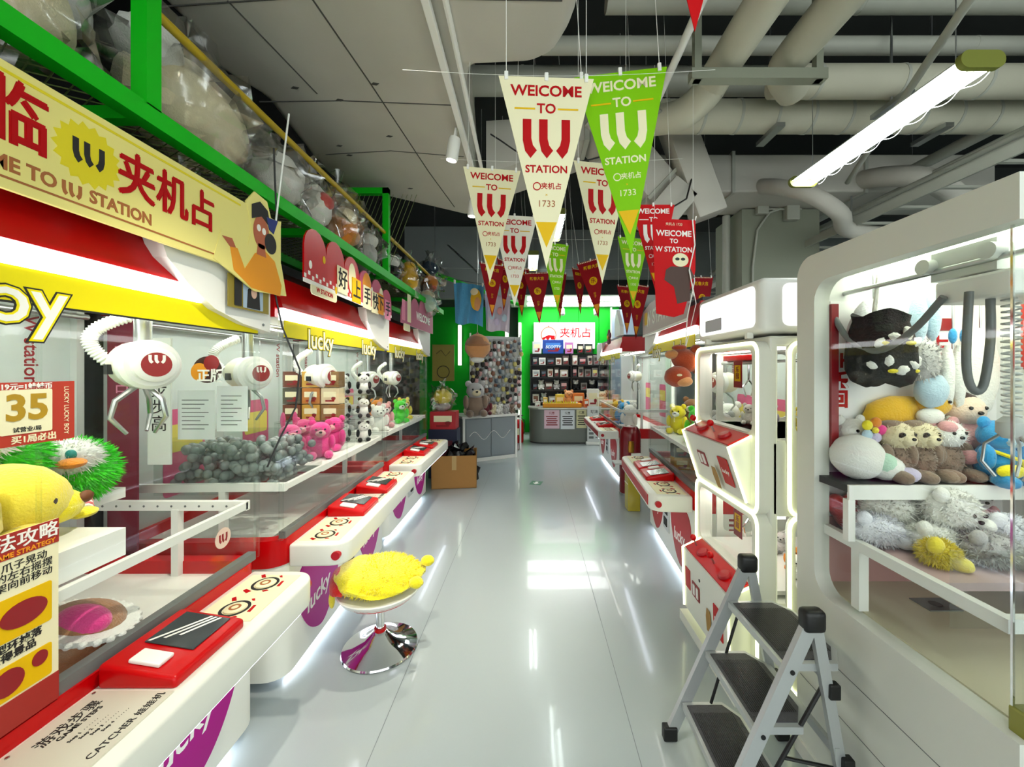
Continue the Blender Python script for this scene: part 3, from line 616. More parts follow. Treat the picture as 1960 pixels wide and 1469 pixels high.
# notices and stickers on the glass
s = one('price_sign', box(0, .003, -.085, .085, -.075, .075), mat('price_red', '#b53522', .45), 'red price card reading 35 on the nearest glass', 'price card', loc=(-1.205, .968, 1.495))
flat(rrect(.1, .105, .004, cx=-.015, cy=.005), CREAM, s, (.0032, 0, 0), name='panel_print'); txt('35', .085, mat('gold_digits', '#b08a1c', .4), s, (.005, -.015, .012), bold=.03)
txt('0.19元=1蛙蛙币', .0165, WINK, s, (.0036, -.02, .064), bold=.02); txt('试营业/局', .013, INK, s, (.005, -.015, -.038)); txt('买1局必出', .02, CREAM, s, (.0036, 0, -.062), bold=.02); txt('LUCKY LUCKY BOY', .014, CREAM, s, (.0036, .066, .0), spin=-PI / 2)
s = one('rules_poster', box(0, .002, -.09, .09, -.26, .2), CREAM, 'red and yellow game strategy poster low on the nearest glass', 'poster', loc=(-1.205, .928, 1.02))
flat([[(-.09, .14), (.09, .14), (.09, .2), (-.09, .2)], [(-.09, -.26), (.09, -.26), (.09, -.19), (-.09, -.19)]], mat('poster_red', '#a2231c', .5), s, (.0021, 0, 0), name='band_print')
btxt('玩法攻略', .042, WINK, s, (.0035, .005, .175), w=.015); txt('GAME STRATEGY', .016, ORANGE, s, (.0035, .02, .148), bold=.02)
txt('利用爪子晃动\n钥匙的左右摇摆\n使支架向前移动', .022, INK, s, (.0026, .0, .098))
flat([rrect(.15, .1, .006, cx=0, cy=.0), rrect(.15, .08, .006, cx=0, cy=-.145)], GOLD, s, (.0021, 0, 0), name='panel_print'); txt('小型环掉落\n获得景品', .022, INK, s, (.0026, .0, -.075), bold=.02)
flat([circ(.02, .0, .045, .03), circ(-.05, -.025, .02, .018), circ(-.01, -.145, .03, .03), circ(.05, -.13, .016, .018)], DRED, s, (.0036, 0, 0), name='figure_print')
s = one('glass_sticker', prism(circ(0, 0, .065, .06), 'y', -.002, 0), mat('sticker_dark', '#3a1512', .4), 'round maroon and orange authenticity sticker on the end glass', 'sticker', loc=(-1.44, 1.786, 1.6))
flat(circ(-.035, -.01, .038, .04), ORANGE, s, (0, -.002, 0), B_FC, 'circle_print'); flat(circ(.02, .03, .035, .035), DRED, s, (0, -.0025, 0), B_FC, 'circle_print'); txt('正版', .06, WINK, s, (.015, -.0045, -.03), B_FC, .03)
s = one('round_sticker', prism(circ(0, 0, .04, .04), 'x', 0, .0015), mat('sticker_pink', '#e3c9b8', .5), 'pale round sticker low on the nearest machine corner glass', 'sticker', loc=(-1.213, 1.58, .93))
flat(W_LOGO, DRED, s, (.0016, 0, -.018), name='logo_print', s=.035)
for x0, x1, z0, z1, lb in ((-1.70, -1.52, 1.26, 1.5, 'white typed notice sheet on the second machine end glass'), (-1.51, -1.36, 1.3, 1.52, 'white notice sheet with handwriting on the second machine end glass')):
    s = one('notice_sheet', box(x0, x1, -.001, .0, z0, z1), mat('paper', '#e4e8e6', .8), lb, 'notice', loc=(0, 1.93, 0), rot=(0, 0, 0))
    for k in range(8): flat([(x0 + .02, z1 - .05 - k * .02), (x1 - .03 - .02 * (k % 3), z1 - .05 - k * .02), (x1 - .03 - .02 * (k % 3), z1 - .046 - k * .02), (x0 + .02, z1 - .046 - k * .02)], MGREY, s, (0, -.001, 0), B_FC, 'line_print', .0004)
s = one('tall_banner', box(-1.98, -1.84, 0, .01, .7, 1.85), mat('banner_maroon', '#7d1a35', .6), 'narrow maroon banner standing between the first two machines', 'banner', loc=(0, 1.87, 0))
txt('夹\n机\n占', .08, PINK, s, (-1.91, -.001, 1.6), B_FC)
s = one('tall_card', box(-1.80, -1.69, 0, .008, 1.15, 1.75), WHITE2, 'white vertical character card beside the maroon banner', 'card', loc=(0, 1.88, 0))
txt('步\n步\n高', .08, INK, s, (-1.745, -.001, 1.42), B_FC)
one('charging_cable', tube([(-1.17, 1.83, 2.62), (-1.16, 1.84, 2.2), (-1.17, 1.84, 1.95), (-1.15, 1.86, 1.8), (-1.09, 1.9, 1.6), (-1.11, 1.9, 1.42), (-1.16, 1.86, 1.28), (-1.2, 1.83, 1.15)], .004, 6), BLACK, 'thin black cable dangling in front of the second machine glass', 'cable', smooth=True)
one('hanging_wire', tube([(-1.1, 1.83, 2.78), (-1.14, 1.82, 2.4), (-1.19, 1.82, 1.98)], .004, 6), WHITE2, 'white wire hanging from the yellow rail to the sign end', 'wire', smooth=True)
# ------------------------------------------------------------------ white arcade cabinet nearest on the other side
B_NX = Matrix(((0, 0, -1), (-1, 0, 0), (0, 1, 0)))     # on a face that looks along -x
p = thing('claw_cabinet', 'tall white claw cabinet with plush shelves, beside the step ladder', 'claw machine', (1.14, 1.30, 0))
def arc(cx, cz, r, a0, a1, n=6): return [(cx + r * math.cos(math.radians(a0 + (a1 - a0) * i / n)), cz + r * math.sin(math.radians(a0 + (a1 - a0) * i / n))) for i in range(n + 1)]
CABW = mat('cabinet_white', '#dfe0d6', .35, var=.04, scale=4)
fr = mk('front_frame', prism([(-.38, .04), (.36, .04), (.38, .06)] + arc(.30, 1.98, .08, 0, 90) + [(-.38, 2.06), (-.38, 1.95)] + arc(.20, 1.87, .08, 90, 0) + arc(.20, .81, .08, 0, -90) + [(-.38, .73)], 'x', 0, .06), CABW, p, True)
mk('lock_slot', rbox(-.003, .01, .235, .295, .585, .625, .004), DGREY, fr)
mk('panel_groove', [box(-.0012, .001, -.36, .36, .5, .502), box(-.0012, .001, -.36, .36, .33, .332)], MGREY, fr)
mk('kick_panel', box(-.01, .08, -.38, .38, 0, .06), CABW, p)
mk('base_cabinet', box(.06, .85, -.38, .38, .03, .70), CABW, p)
mk('deck', box(.06, .85, -.36, .36, .70, .735), mat('beige_deck', '#cfc9ae', .4), p)
mk('deck_hatch', box(.3, .42, .12, .2, .735, .738), MGREY, p); mk('hatch_hole', cyl((.36, .16, .738), (.36, .16, .739), .02), BLACK, p)
mk('far_wall', box(.06, .85, .33, .38, .70, 2.0), mat('far_wall_white', '#dfdfdc', .5), p)
mk('back_wall', box(.81, .85, -.38, .38, .70, 2.0), WHITE2, p)
mk('cabinet_roof', box(.06, .85, -.38, .38, 2.0, 2.055), CABW, p)
mk('light_panel', box(.15, .75, -.3, .3, 1.985, 1.998), LEDS, p)
mk('red_pillar', box(.062, .09, .27, .33, 1.28, 1.86), DRED, p)
mk('lower_dado', box(.07, .81, .322, .33, .735, 1.0), mat('dado_rose', '#b98a86', .5), p); mk('lower_dado', box(.80, .81, -.36, .33, .735, 1.0), mat('dado_rose', '#b98a86', .5), p)
mk('glass_pane', box(.03, .036, -.36, .29, .72, 1.96), GLASS, p); mk('glass_pane', box(.05, .8, -.375, -.369, .72, 1.99), GLASS, p)
mk('corner_post', rbox(.03, .06, -.37, -.34, .72, 1.96, .008), ACRYL, p)
for x, y in ((.028, -.372), (.056, -.372), (.028, -.344)): mk('post_edge', box(x, x + .005, y, y + .005, .72, 1.96), CHROME, p)
mk('corner_clamp', rbox(.025, .07, -.375, -.335, .72, .79, .006), mat('olive_clamp', '#8d8c3a', .4), p)
ps = mk('poster_board', box(.1, .78, .326, .329, 1.22, 1.88), mat('poster_white', '#efeeee', .5), p)
mk('poster_band', box(.22, .6, .322, .326, 1.76, 1.81), DRED, ps); mk('poster_band', box(.22, .6, .323, .326, 1.60, 1.62), F_LILAC, ps)
txt('夹机占', .09, RINK, ps, (.45, .3245, 1.69), B_FC, .02); mk('logo_ring', ringprism(circ(.36, 1.69, .03), circ(.36, 1.69, .024), 'y', .3235, .326), RINK, ps)
txt('让\n乐\n回', .075, RINK, ps, (.135, .3245, 1.55), B_FC, .04); txt('走\n心', .1, INK, ps, (.17, .3245, 1.27), B_FC, .02)
mk('red_panel', rbox(.79, .81, .1, .26, 1.6, 2.0, .01), mat('red_lamp_panel', '#c4260c', .3), p); mk('amber_strip', box(.785, .79, .16, .19, 1.72, 1.93), mat('amber_lamp', '#ffb000', .4, emit=1.5), p)
sh = mk('shelf', box(.02, .8, .14, .33, 1.155, 1.18), DGREY, p); mk('shelf_edge', box(.02, .8, .132, .142, 1.13, 1.182), WHITE2, sh); mk('shelf_post', box(.015, .04, .13, .155, .98, 1.13), WHITE2, sh)
mk('prize_table', box(.1, .8, -.1, .33, .93, .955), mat('table_rose', '#c9a9a9', .5), p)
rl = mk('prize_rail', [box(.04, .065, -.3, .3, .95, .985), box(.04, .8, -.325, -.3, .95, .985)], WHITE2, p)
for x, y in ((.045, .12),): mk('rail_post', box(x, x + .035, y, y + .035, .735, .95), WHITE2, rl)
mk('acrylic_guard', box(.12, .34, -.12, -.114, .83, 1.06), ACRYL, p)
# crane in the white cabinet
cr = mk('crane', [box(.16, .36, -.2, -.02, 1.88, 1.97)], GREYW, p)
mk('carriage_box', rbox(.13, .38, -.26, -.06, 1.80, 1.87, .008), WHITE2, cr); mk('motor_box', rbox(.2, .3, -.16, -.08, 1.9, 1.98, .006), DGREY, cr)
for y in (-.02, -.2): mk('roller', cyl((.13, y, 1.93), (.165, y, 1.93), .024), GREYW, cr, True)
mk('rail_rod', cyl((.16, .33, 1.912), (.16, -.36, 1.912), .009), STEEL, cr, True); mk('rail_rod', cyl((.62, .33, 1.912), (.62, -.36, 1.912), .009), STEEL, cr, True)
mk('winch_box', rbox(.22, .34, -.3, -.22, 1.68, 1.8, .01), GREYW, cr)
mk('cable_loop', tube(smooth_path([(.08, .3, 1.838), (.09, .22, 1.716), (.11, .12, 1.667), (.117, .0, 1.725), (.118, -.1, 1.82)]), .011, 10), MGREY, cr, True)
mk('cable_loop', tube(smooth_path([(.105, -.18, 1.82), (.097, -.18, 1.62), (.115, -.18, 1.545), (.145, -.18, 1.555), (.165, -.18, 1.68), (.165, -.18, 1.81)]), .01, 10), MGREY, cr, True)
mk('spring_cord', tube([(.2 + .018 * math.cos(k * .8), -.2 + .018 * math.sin(k * .8), 1.8 - k * .0021) for k in range(170)], .003, 6), GREYW, cr, True)
mk('claw_head', lathe([(.0, .0), (.018, .0), (.03, .015), (.03, .045), (.015, .06), (.0, .06)], 18, (.2, -.2, 1.41)), GREYW, cr, True)
for k in range(3):
    a = 2 * PI * k / 3 + .4; c, s_ = math.cos(a), math.sin(a)
    mk('claw_finger', tube([(.2 + c * .02, -.2 + s_ * .02, 1.42), (.2 + c * .05, -.2 + s_ * .05, 1.39), (.2 + c * .055, -.2 + s_ * .055, 1.34), (.2 + c * .03, -.2 + s_ * .03, 1.3)], .004, 8), STEEL, cr, True)

# ------------------------------------------------------------------ white two-tier mini claw cabinet
p = thing('two_tier_cabinet', 'white two-tier mini claw cabinet outlined with glowing strips, behind the step ladder', 'claw machine', (1.12, 2.22, 0))
mk('base_plinth', prism([(-.14, .0), (.7, .0), (.7, .06), (-.14, .06)], 'y', -.34, .34), WHITE, p)
mk('back_panel', box(.66, .7, -.35, .35, .06, 1.75), WHITE2, p)
for z0, z1, nm in ((.06, .5, 'lower_body'), (.9, 1.27, 'middle_body')): mk(nm, rbox(.02, .68, -.35, .35, z0, z1, .02), WHITE, p, True)
mk('top_body', rbox(.02, .68, -.35, .35, 1.71, 1.76, .01), WHITE, p)
for y in (-.35, .31):
    for x in (.0, .62): mk('corner_post', rbox(x + .02, x + .06, y, y + .04, .4, 1.73, .01), WHITE, p)
def tier(z0, z1, w0, w1, low):
    o = rrect(.70, z1 - z0, .06, cx=0, cy=(z0 + z1) / 2); i = rrect(.58, w1 - w0, .04, cx=0, cy=(w0 + w1) / 2)
    f = mk('tier_frame', ringprism(o, i, 'x', -.03, .03), WHITE, p, True)
    mk('neon_outline', tube([(-.032, a, b) for a, b in rrect(.68, z1 - z0 - .02, .055, cx=0, cy=(z0 + z1) / 2)], .009, 8, True), LEDN, f, True)
    mk('window_pane', box(.0, .005, -.29, .29, w0 - .01, w1 + .01), GLASS, p)
    o2 = rrect(.5, z1 - z0, .06, cx=.35, cy=(z0 + z1) / 2); i2 = rrect(.42, w1 - w0, .04, cx=.35, cy=(w0 + w1) / 2)
    for y in (-.352, .34):
        mk('side_frame', ringprism(o2, i2, 'y', y, y + .012), WHITE, p, True); mk('side_pane', box(.13, .57, y + .003, y + .007, w0, w1), GLASS, p)
    mk('neon_outline', tube([(a, -.357, b) for a, b in rrect(.48, z1 - z0 - .02, .055, cx=.35, cy=(z0 + z1) / 2)], .008, 8, True), LEDN, p, True)
    # console
    t0 = w0 - .005; top = w0 - .07
    prof = [(.0, t0), (-.14, top), (-.05, z0 + .05), (.0, z0 + .03)] if not low else [(.0, t0), (-.14, top), (-.13, z0 + .06), (.0, z0 + .03)]
    c = mk('console', prism(prof, 'y', -.28, .28), WHITE, p)
    ang = math.atan2(t0 - top, .14)
    Mt = Matrix.Translation((-.07, 0, (t0 + top) / 2 + .001)) @ Matrix.Rotation(-ang, 4, 'Y')
    mk('console_top', xf(rbox(-.07, .06, -.265, .265, 0, .008, .003), Mt), RED, c)
    for y in (-.14, .12): mk('console_button', xf(lathe([(.0, .008), (.034, .008), (.034, .016), (.028, .024), (.0, .026)], 20, (-.015, y, 0)), Mt), CRIM, c, True)
    for y in (-.01, .22):
        mk('joystick_rod', xf(cyl((-.01, y, .005), (-.01, y, .05), .005), Mt), STEEL, c, True); mk('joystick_ball', xf(ell((-.01, y, .06), .019, 14, 9), Mt), RED, c, True)
    a, b = Vector((prof[1][0], 0, prof[1][1])), Vector((prof[2][0], 0, prof[2][1])); dz = (a - b).normalized(); nx = Vector((-dz.z, 0, dz.x)); nx = nx if nx.x < 0 else -nx
    B = Matrix(((0, dz.x, nx.x), (-1, 0, 0), (0, dz.z, nx.z))); mid = (a + b) / 2 + nx * .001
    flat(rrect(.1, .085, .006), DRED, c, mid + Vector((0, .1, 0)), B, 'slot_frame', .003); flat([rrect(.026, .06, .003, cx=-.022), rrect(.026, .06, .003, cx=.022)], WHITE2, c, mid + Vector((0, .1, 0)) + nx * .003, B, 'coin_slot', .003)
    q = flat(rrect(.1, .15, .004), RED, c, mid + Vector((0, -.17, -.01)), B, 'red_card', .003); txt('lucky', .036, WINK, c, mid + Vector((0, -.17, -.01)) + nx * .0035, B, .01)
    flat(rrect(.07, .12, .004), RED, c, mid + Vector((0, .215, .02)), B, 'red_card', .003)
    flat(circ(0, 0, .009, .009, 12), DGREY, c, mid + Vector((0, .05, .09)), B, 'lock', .004)
    flat([[(-.03, .0), (-.02, .05), (.02, .05), (.03, .0), (.02, -.07), (-.02, -.07)]], mat('console_print_gold', '#a67f3a', .5), c, mid + Vector((0, -.06, -.06)), B, 'figure_print', .002)
    for y in (-.283, .283): mk('console_glow', tube([(prof[0][0] - .01, y, prof[0][1]), (prof[1][0] - .004, y, prof[1][1]), (prof[2][0] - .004, y, prof[2][1])], .006, 8), LEDN, c, True)
    # inside
    mk('inner_light', box(.06, .14, -.28, .28, w1 + .0, w1 + .012), LEDI, p); mk('inner_deck', box(.03, .66, -.31, .31, w0 - .04, w0 - .02), WHITE2, p)
    mk('inner_back', box(.63, .655, -.31, .31, w0, w1 + .03), mat('inner_pale', '#e3e0ea', .5, var=.1, scale=9), p)
    g = mk('crane_rail', [cyl((.1, -.26, w1 - .06), (.1, .26, w1 - .06), .012), cyl((.35, -.26, w1 - .05), (.35, .26, w1 - .05), .008)], STEEL, p, True)
    mk('red_carriage', rbox(.07, .13, -.2, .2, w1 - .05, w1 - .015, .006), RED, g)
    mk('price_tag', box(.05, .053, -.05, .035, w1 - .2, w1 - .05), DRED, g); flat(rrect(.06, .09, .003), GOLD, g, (.0495, -.008, w1 - .12), B_NX, 'panel_print'); txt('乐\n园', .036, DRED, g, (.048, -.008, w1 - .12), B_NX, .02)
    mk('claw_arm', [tube([(.2, .15, w1 - .06), (.2, .15, w1 - .16), (.24, .17, w1 - .2), (.22, .16, w1 - .26)], .006, 6), tube([(.2, .15, w1 - .16), (.15, .12, w1 - .2), (.17, .13, w1 - .26)], .006, 6)], CHROME, g, True)
tier(.9, 1.74, 1.29, 1.70, False)
tier(.06, .915, .555, .87, True)
lb = mk('light_box', soft_prism([(-.02, -.35), (.66, -.35), (.66, .35), (-.02, .35)], 1.775, 2.04, .035), WHITE2, p, True)
mk('lit_face', prism(rrect(.6, .2, .03, cx=0, cy=1.908), 'x', -.026, -.018), LBOX, lb); mk('lit_face', prism(rrect(.5, .2, .03, cx=.33, cy=1.908), 'y', -.356, -.348), LBOX, lb)
flat(rrect(.2, .07, .006), mat('lightbox_print', '#c9ccd6', .5), lb, (-.0265, .12, 1.86), B_NX, 'panel_print')
for y in (-.25, .2): mk('clip', box(-.03, .0, y, y + .025, 1.755, 1.785), WHITE2, lb)
# ------------------------------------------------------------------ red round bin, kiosk pieces past the claw machine
k = thing('red_kiosk', 'dark red rounded floor kiosk at the end of the claw machine counter', 'kiosk', (1.32, 5.12, 0))
mk('kiosk_body', lathe([(.0, 0), (.13, 0), (.135, .02), (.135, .74), (.125, .82), (.09, .87), (.0, .89)], 24), mat('kiosk_red', '#7a0a14', .25), k, True)
mk('base_ring', lathe([(.0, 0), (.14, 0), (.14, .03), (.0, .03)], 24), STEEL, k, True)
mk('kiosk_panel', rbox(-.02, .1, -.145, -.12, .15, .55, .004), WHITE2, k); mk('brass_lamp', lathe([(.0, .56), (.035, .56), (.04, .6), (.035, .7), (.0, .7)], 14, (-.02, -.12, 0)), mat('brass', '#b8862c', .3, .8), k, True); mk('kiosk_tray', rbox(-.24, -.02, -.2, -.02, .42, .44, .004), GREYW, k)
k = thing('yellow_case', 'tall translucent yellow case standing in front of the red kiosk', 'case', (1.2, 4.55, 0))
mk('case_body', rbox(-.07, .07, -.08, .08, 0, .52, .01), mat('yellow_case', '#b4a330', .25), k); mk('case_lid', rbox(-.075, .075, -.085, .085, .52, .55, .008), mat('case_lid', '#7a4a2a', .4), k); mk('case_band', box(-.072, -.07, -.07, .07, .3, .31), CREAM, k)

# ------------------------------------------------------------------ folding step ladder
p = thing('step_ladder', 'grey aluminium folding step ladder with three black treads', 'step ladder')
ALU = mat('ladder_grey', '#b9bdbd', .35, .3, var=.03); TREAD = mat('ribbed_rubber', '#4c4c52', .38, bump=.6, bscale=350)
Yf, Yn = 1.72, 1.33
def bar(a, b, w, t, side):
    a, b = Vector(a), Vector(b); dd = (b - a).normalized(); sd = Vector((0, 1, 0)); n = dd.cross(sd).normalized(); v = []
    for q in (a, b):
        for i, j in ((-1, -1), (1, -1), (1, 1), (-1, 1)): v.append(tuple(q + n * (i * w / 2) + sd * (j * t / 2)))
    return v, [(0, 1, 2, 3), (7, 6, 5, 4), (0, 4, 5, 1), (1, 5, 6, 2), (2, 6, 7, 3), (3, 7, 4, 0)]
for y in (Yf, Yn):
    mk('front_rail', bar((.62, y, .03), (.945, y, .75), .045, .022, 0), ALU, p); mk('rear_leg', bar((1.1, y + (.0 if y == Yf else .02), .03), (.965, y, .74), .035, .02, 0), ALU, p)
    mk('rubber_foot', rbox(.585, .645, y - .018, y + .018, 0, .06, .006), BLACK, p); mk('rubber_foot', rbox(1.075, 1.13, y - .016, y + .016, 0, .055, .006), BLACK, p)
    mk('hinge_cap', rbox(.915, .99, y - .024, y + .024, .725, .80, .016, 3), BLACK, p, True)
    for z in (.17, .39, .605): mk('rivet', cyl((.62 + (z - .03) * .451, y - .014, z - .012), (.62 + (z - .03) * .451, y + .014, z - .012), .008, n=10), BLACK, p, True)
    for z in (.25, .5): mk('leg_clip', rbox(1.1 - (z - .03) * .19 - .006, 1.1 - (z - .03) * .19 + .03, y - .014, y + .014, z, z + .05, .004), BLACK, p)
for z, dpt in ((.17, .2), (.39, .2), (.605, .22)):
    x = .62 + (z - .03) * .451
    pl = [(x - .02, Yn + .015), (x + .03, Yn + .012), (x + dpt - .05, Yn + .012), (x + dpt, Yn + .08), (x + dpt, Yf - .08), (x + dpt - .05, Yf - .012), (x + .03, Yf - .012), (x - .02, Yf - .015)]
    s = mk('step', prism(pl, 'z', z - .025, z), ALU, p); inner = [((a - x - dpt / 2 + .01) * .88 + x + dpt / 2 - .01, (b - 1.525) * .9 + 1.525) for a, b in pl]
    mk('tread', prism(inner, 'z', z, z + .003), TREAD, s)
    mk('tread_rib', [box(x + .005 + k * .0075, x + .008 + k * .0075, Yn + .07, Yf - .07, z + .003, z + .0045) for k in range(int((dpt - .03) / .0075))], BLACK, s)['kind'] = 'stuff'
mk('brace', cyl((.70, Yn + .03, .17), (1.05, Yf - .03, .3), .007, n=8), BLACK, p, True); mk('brace', cyl((1.0, Yn + .02, .52), (.75, Yn + .03, .05), .007, n=8), BLACK, p, True)
mk('brace', cyl((1.06, Yn + .02, .24), (.88, Yn + .03, .27), .006, n=8), BLACK, p, True); mk('cross_tie', box(1.03, 1.045, Yn, Yf, .3, .33), ALU, p); mk('cross_tie', box(.985, 1.0, Yn, Yf, .56, .59), ALU, p)
mk('brace', cyl((.9, Yf - .02, .55), (.78, Yf - .03, .18), .006, n=8), BLACK, p, True)

# ------------------------------------------------------------------ swivel stool with a plush cushion
p = thing('swivel_stool', 'low chrome swivel stool with a red and white shell, in the aisle', 'stool', (-.85, 2.29, 0))
mk('base_disc', lathe([(.0, 0), (.205, 0), (.21, .006), (.205, .014), (.15, .028), (.085, .055), (.045, .09), (.032, .1), (.0, .1)], 48), CHROME, p, True)
mk('base_collar', lathe([(.0, .095), (.033, .095), (.033, .115), (.0, .115)]), RED, p, True)
mk('pole', cyl((0, 0, .1), (0, 0, .3), .024, n=24), CHROME, p, True)
mk('seat_shell', lathe([(.0, .26), (.06, .262), (.15, .285), (.215, .325), (.235, .355), (.23, .36), (.0, .36)], 40), WHITE2, p, True)
mk('shell_print', [([(math.cos(a) * r, math.sin(a) * r, z) for a, r, z in [(-1.5 + .9 * k / 8 * 1.6 - .35, .196, .3095) for k in range(9)] + [(-1.5 + .9 * k / 8 * 1.6 - .35, .222, .333) for k in range(8, -1, -1)]], [tuple(range(18))])], RED, p)
c = thing('plush_cushion', 'fluffy yellow round plush cushion with a red side, on the stool', 'cushion', (-.85, 2.29, .375))
CUSH = fab('cushion_yellow', '#f4e312', .8, 90)
blob = ell((0, 0, .045), (.24, .23, .064), 40, 16, .12, seed=4)
vv = [(x * (1.0 + .04 * math.sin(5 * math.atan2(y, x))), y, z + .02 * math.sin(9 * x + 3) * (z > .03) + .012 * (x > 0) * x / .23 - .02 * math.exp(-((x + .05 + .3 * y) / .04) ** 2) * (z > .05)) for x, y, z in blob[0]]
mk('cushion_body', (vv, blob[1]), CUSH, c, True)
mk('red_side', ell((-.2, -.05, .035), (.062, .15, .052), 18, 10, .15, (0, 0, .35)), F_RED, c, True)
for q in ((.235, -.1, .05), (.255, .07, .09)): mk('ear', ell(q, (.04, .034, .03), 14, 9, .1), CUSH, c, True)
mk('tail', ell((-.235, -.09, -.05), (.017, .017, .05), 12, 8), F_PYEL, c, True)
mk('plush_pile', fur([((0, 0, .048), (.232, .222, .068))], 2600, .022), CUSH, c)['kind'] = 'stuff'
# ------------------------------------------------------------------ green storage rack over the machines
p = thing('storage_rack', 'bright green steel storage rack full of bagged plush above the claw machines', 'rack')
mk('front_beam', box(-1.235, -1.185, -.8, 5.6, 2.375, 2.435), GREENP, p)
mk('back_beam', box(-1.8, -1.75, -.8, 5.6, 2.375, 2.435), GREENP, p)
for y in (-.7, .2, 1.23, 2.3, 3.38, 4.5, 5.55): mk('cross_beam', box(-1.76, -1.22, y, y + .04, 2.38, 2.42), GREENP, p)
for y, z1 in ((1.235, 3.5), (3.375, 3.15)):
    mk('upright', box(-1.235, -1.185, y, y + .05, 2.43, z1), GREENP, p); mk('upright', box(-1.8, -1.75, y, y + .05, 2.43, z1), GREENP, p)
mk('top_rail', box(-1.8, -1.185, 3.375, 3.425, 3.1, 3.15), GREENP, p)
mk('yellow_rod', cyl((-1.22, 1.26, 2.77), (-1.22, 5.5, 2.77), .016, n=12), mat('yellow_rod', '#b69a10', .4), p, True)
WIRE = mat('mesh_wire', '#5c6b34', .5)
def wires(f, n, a0, a1):
    out = []
    for i in range(n):
        for sg in (1, -1): out.append(f(i, sg))
    return [cyl(a, b, .0022, n=4) for a, b in out]
mk('floor_mesh', wires(lambda i, s: ((-1.76, -.7 + i * .05 + (0 if s > 0 else .3), 2.43), (-1.22, -.7 + i * .05 + (.3 if s > 0 else 0), 2.43)), 120, 0, 0), WIRE, p)['kind'] = 'stuff'
mk('end_mesh', wires(lambda i, s: ((-1.76 + i * .04, 3.4, 2.44), (-1.76 + i * .04 + s * .25, 3.4, 3.1)), 15, 0, 0) , WIRE, p)['kind'] = 'stuff'
one('green_beam', tube([(-2.1, 5.6, 3.25), (-.12, 7.8, 2.86)], .035, 4), GREENP, 'slanting dark green bar behind the hanging towels', 'beam')
one('wall_bracket', [cyl((-1.25, 6.2, 3.55), (-.78, 6.2, 3.12), .012, n=8), cyl((-.78, 6.2, 3.1), (-.78, 6.2, 3.9), .01, n=8), cyl((-1.45, 6.2, 2.5), (-1.45, 6.2, 4.4), .006, n=6)], STEEL, 'thin steel bracket on rods against the grey wall', 'bracket')

def film(r, seed): return ell((0, 0, 0), r, 26, 18, .5, seed=seed)
def crumple(vf, k, s):
    return [tuple(Vector(p) * (1 + k * noise.noise(Vector(p) * 14 + Vector((s, 0, 0))) + k * .6 * noise.noise(Vector(p) * 31 + Vector((0, s, 0))))) for p in vf[0]], vf[1]
def bagged(label, loc, r, blobs, seed, knot=True):
    b = thing('bagged_plush', label, 'bagged plush', loc, group='bagged plush toys on the green rack')
    for nm, c, rr, m in blobs: mk(nm, ell(c, rr, 16, 10, .15, seed=seed), m, b, True)
    mk('plastic_bag', crumple(film(r, seed), .3, seed), FILM, b, True)
    if knot: mk('bag_knot', crumple(lathe([(.01, 0), (.02, .03), (.05, .09), (.001, .1)], 14, (0, 0, r[2] * .95)), .3, seed), FILM, b, True)
    return b
bagged('beige bagged plush at the near end of the rack', (-1.42, 1.06, 2.62), (.16, .2, .17), [('plush_body', (0, 0, -.02), (.13, .16, .13), F_CREAM), ('plush_head', (.02, .1, .06), (.09, .09, .09), F_GREY)], 1)
bagged('big white plush in a clear bag beside the first green upright', (-1.42, 1.66, 2.69), (.23, .33, .25), [('plush_body', (0, 0, -.03), (.18, .27, .19), F_CREAM), ('plush_head', (.03, -.2, .1), (.1, .1, .1), F_WHITE)], 2, False)
bagged('white plush in a clear bag slumping past the rack beam', (-1.38, 2.14, 2.63), (.2, .24, .18), [('plush_body', (0, 0, 0), (.15, .19, .14), F_WHITE)], 3)
bagged('white bag with red print in the middle of the rack', (-1.38, 2.5, 2.64), (.17, .18, .2), [('plush_body', (0, 0, 0), (.13, .14, .15), F_WHITE), ('red_label', (.1, .0, .02), (.05, .07, .05), F_RED)], 4)
bagged('orange and white bagged plush, middle of the rack', (-1.36, 2.83, 2.62), (.17, .18, .19), [('plush_body', (.02, 0, -.02), (.12, .14, .14), F_ORNG), ('plush_patch', (.07, -.03, .05), (.08, .09, .07), F_CREAM), ('plush_patch', (.07, .08, -.05), (.06, .05, .06), F_PEACH)], 5)
bagged('yellow bagged plush lying high at the rack end', (-1.5, 3.12, 2.9), (.17, .17, .15), [('plush_body', (0, 0, 0), (.13, .13, .11), F_PYEL)], 6)
bagged('pale crumpled bag hanging over the beam by the second green upright', (-1.3, 3.18, 2.55), (.14, .15, .22), [('plush_body', (0, 0, -.04), (.09, .1, .13), F_GREY), ('plush_patch', (.03, 0, .08), (.07, .08, .06), F_WHITE)], 7)
bagged('orange and peach bagged plush beside the second green upright', (-1.38, 2.98, 2.72), (.13, .13, .15), [('plush_body', (0, 0, 0), (.1, .1, .11), F_PEACH)], 17)
bagged('black and white plush behind the second green upright', (-1.3, 3.75, 2.56), (.12, .13, .15), [('plush_body', (0, 0, -.04), (.09, .1, .08), F_BLK), ('plush_head', (.02, -.01, .06), (.07, .08, .06), F_WHITE)], 8)
bagged('golden yellow bagged plush above the mauve sign', (-1.27, 4.18, 2.58), (.14, .15, .17), [('plush_body', (.01, 0, -.02), (.11, .12, .13), F_GOLD), ('plush_head', (.03, -.02, .09), (.07, .07, .06), F_GOLD)], 9)
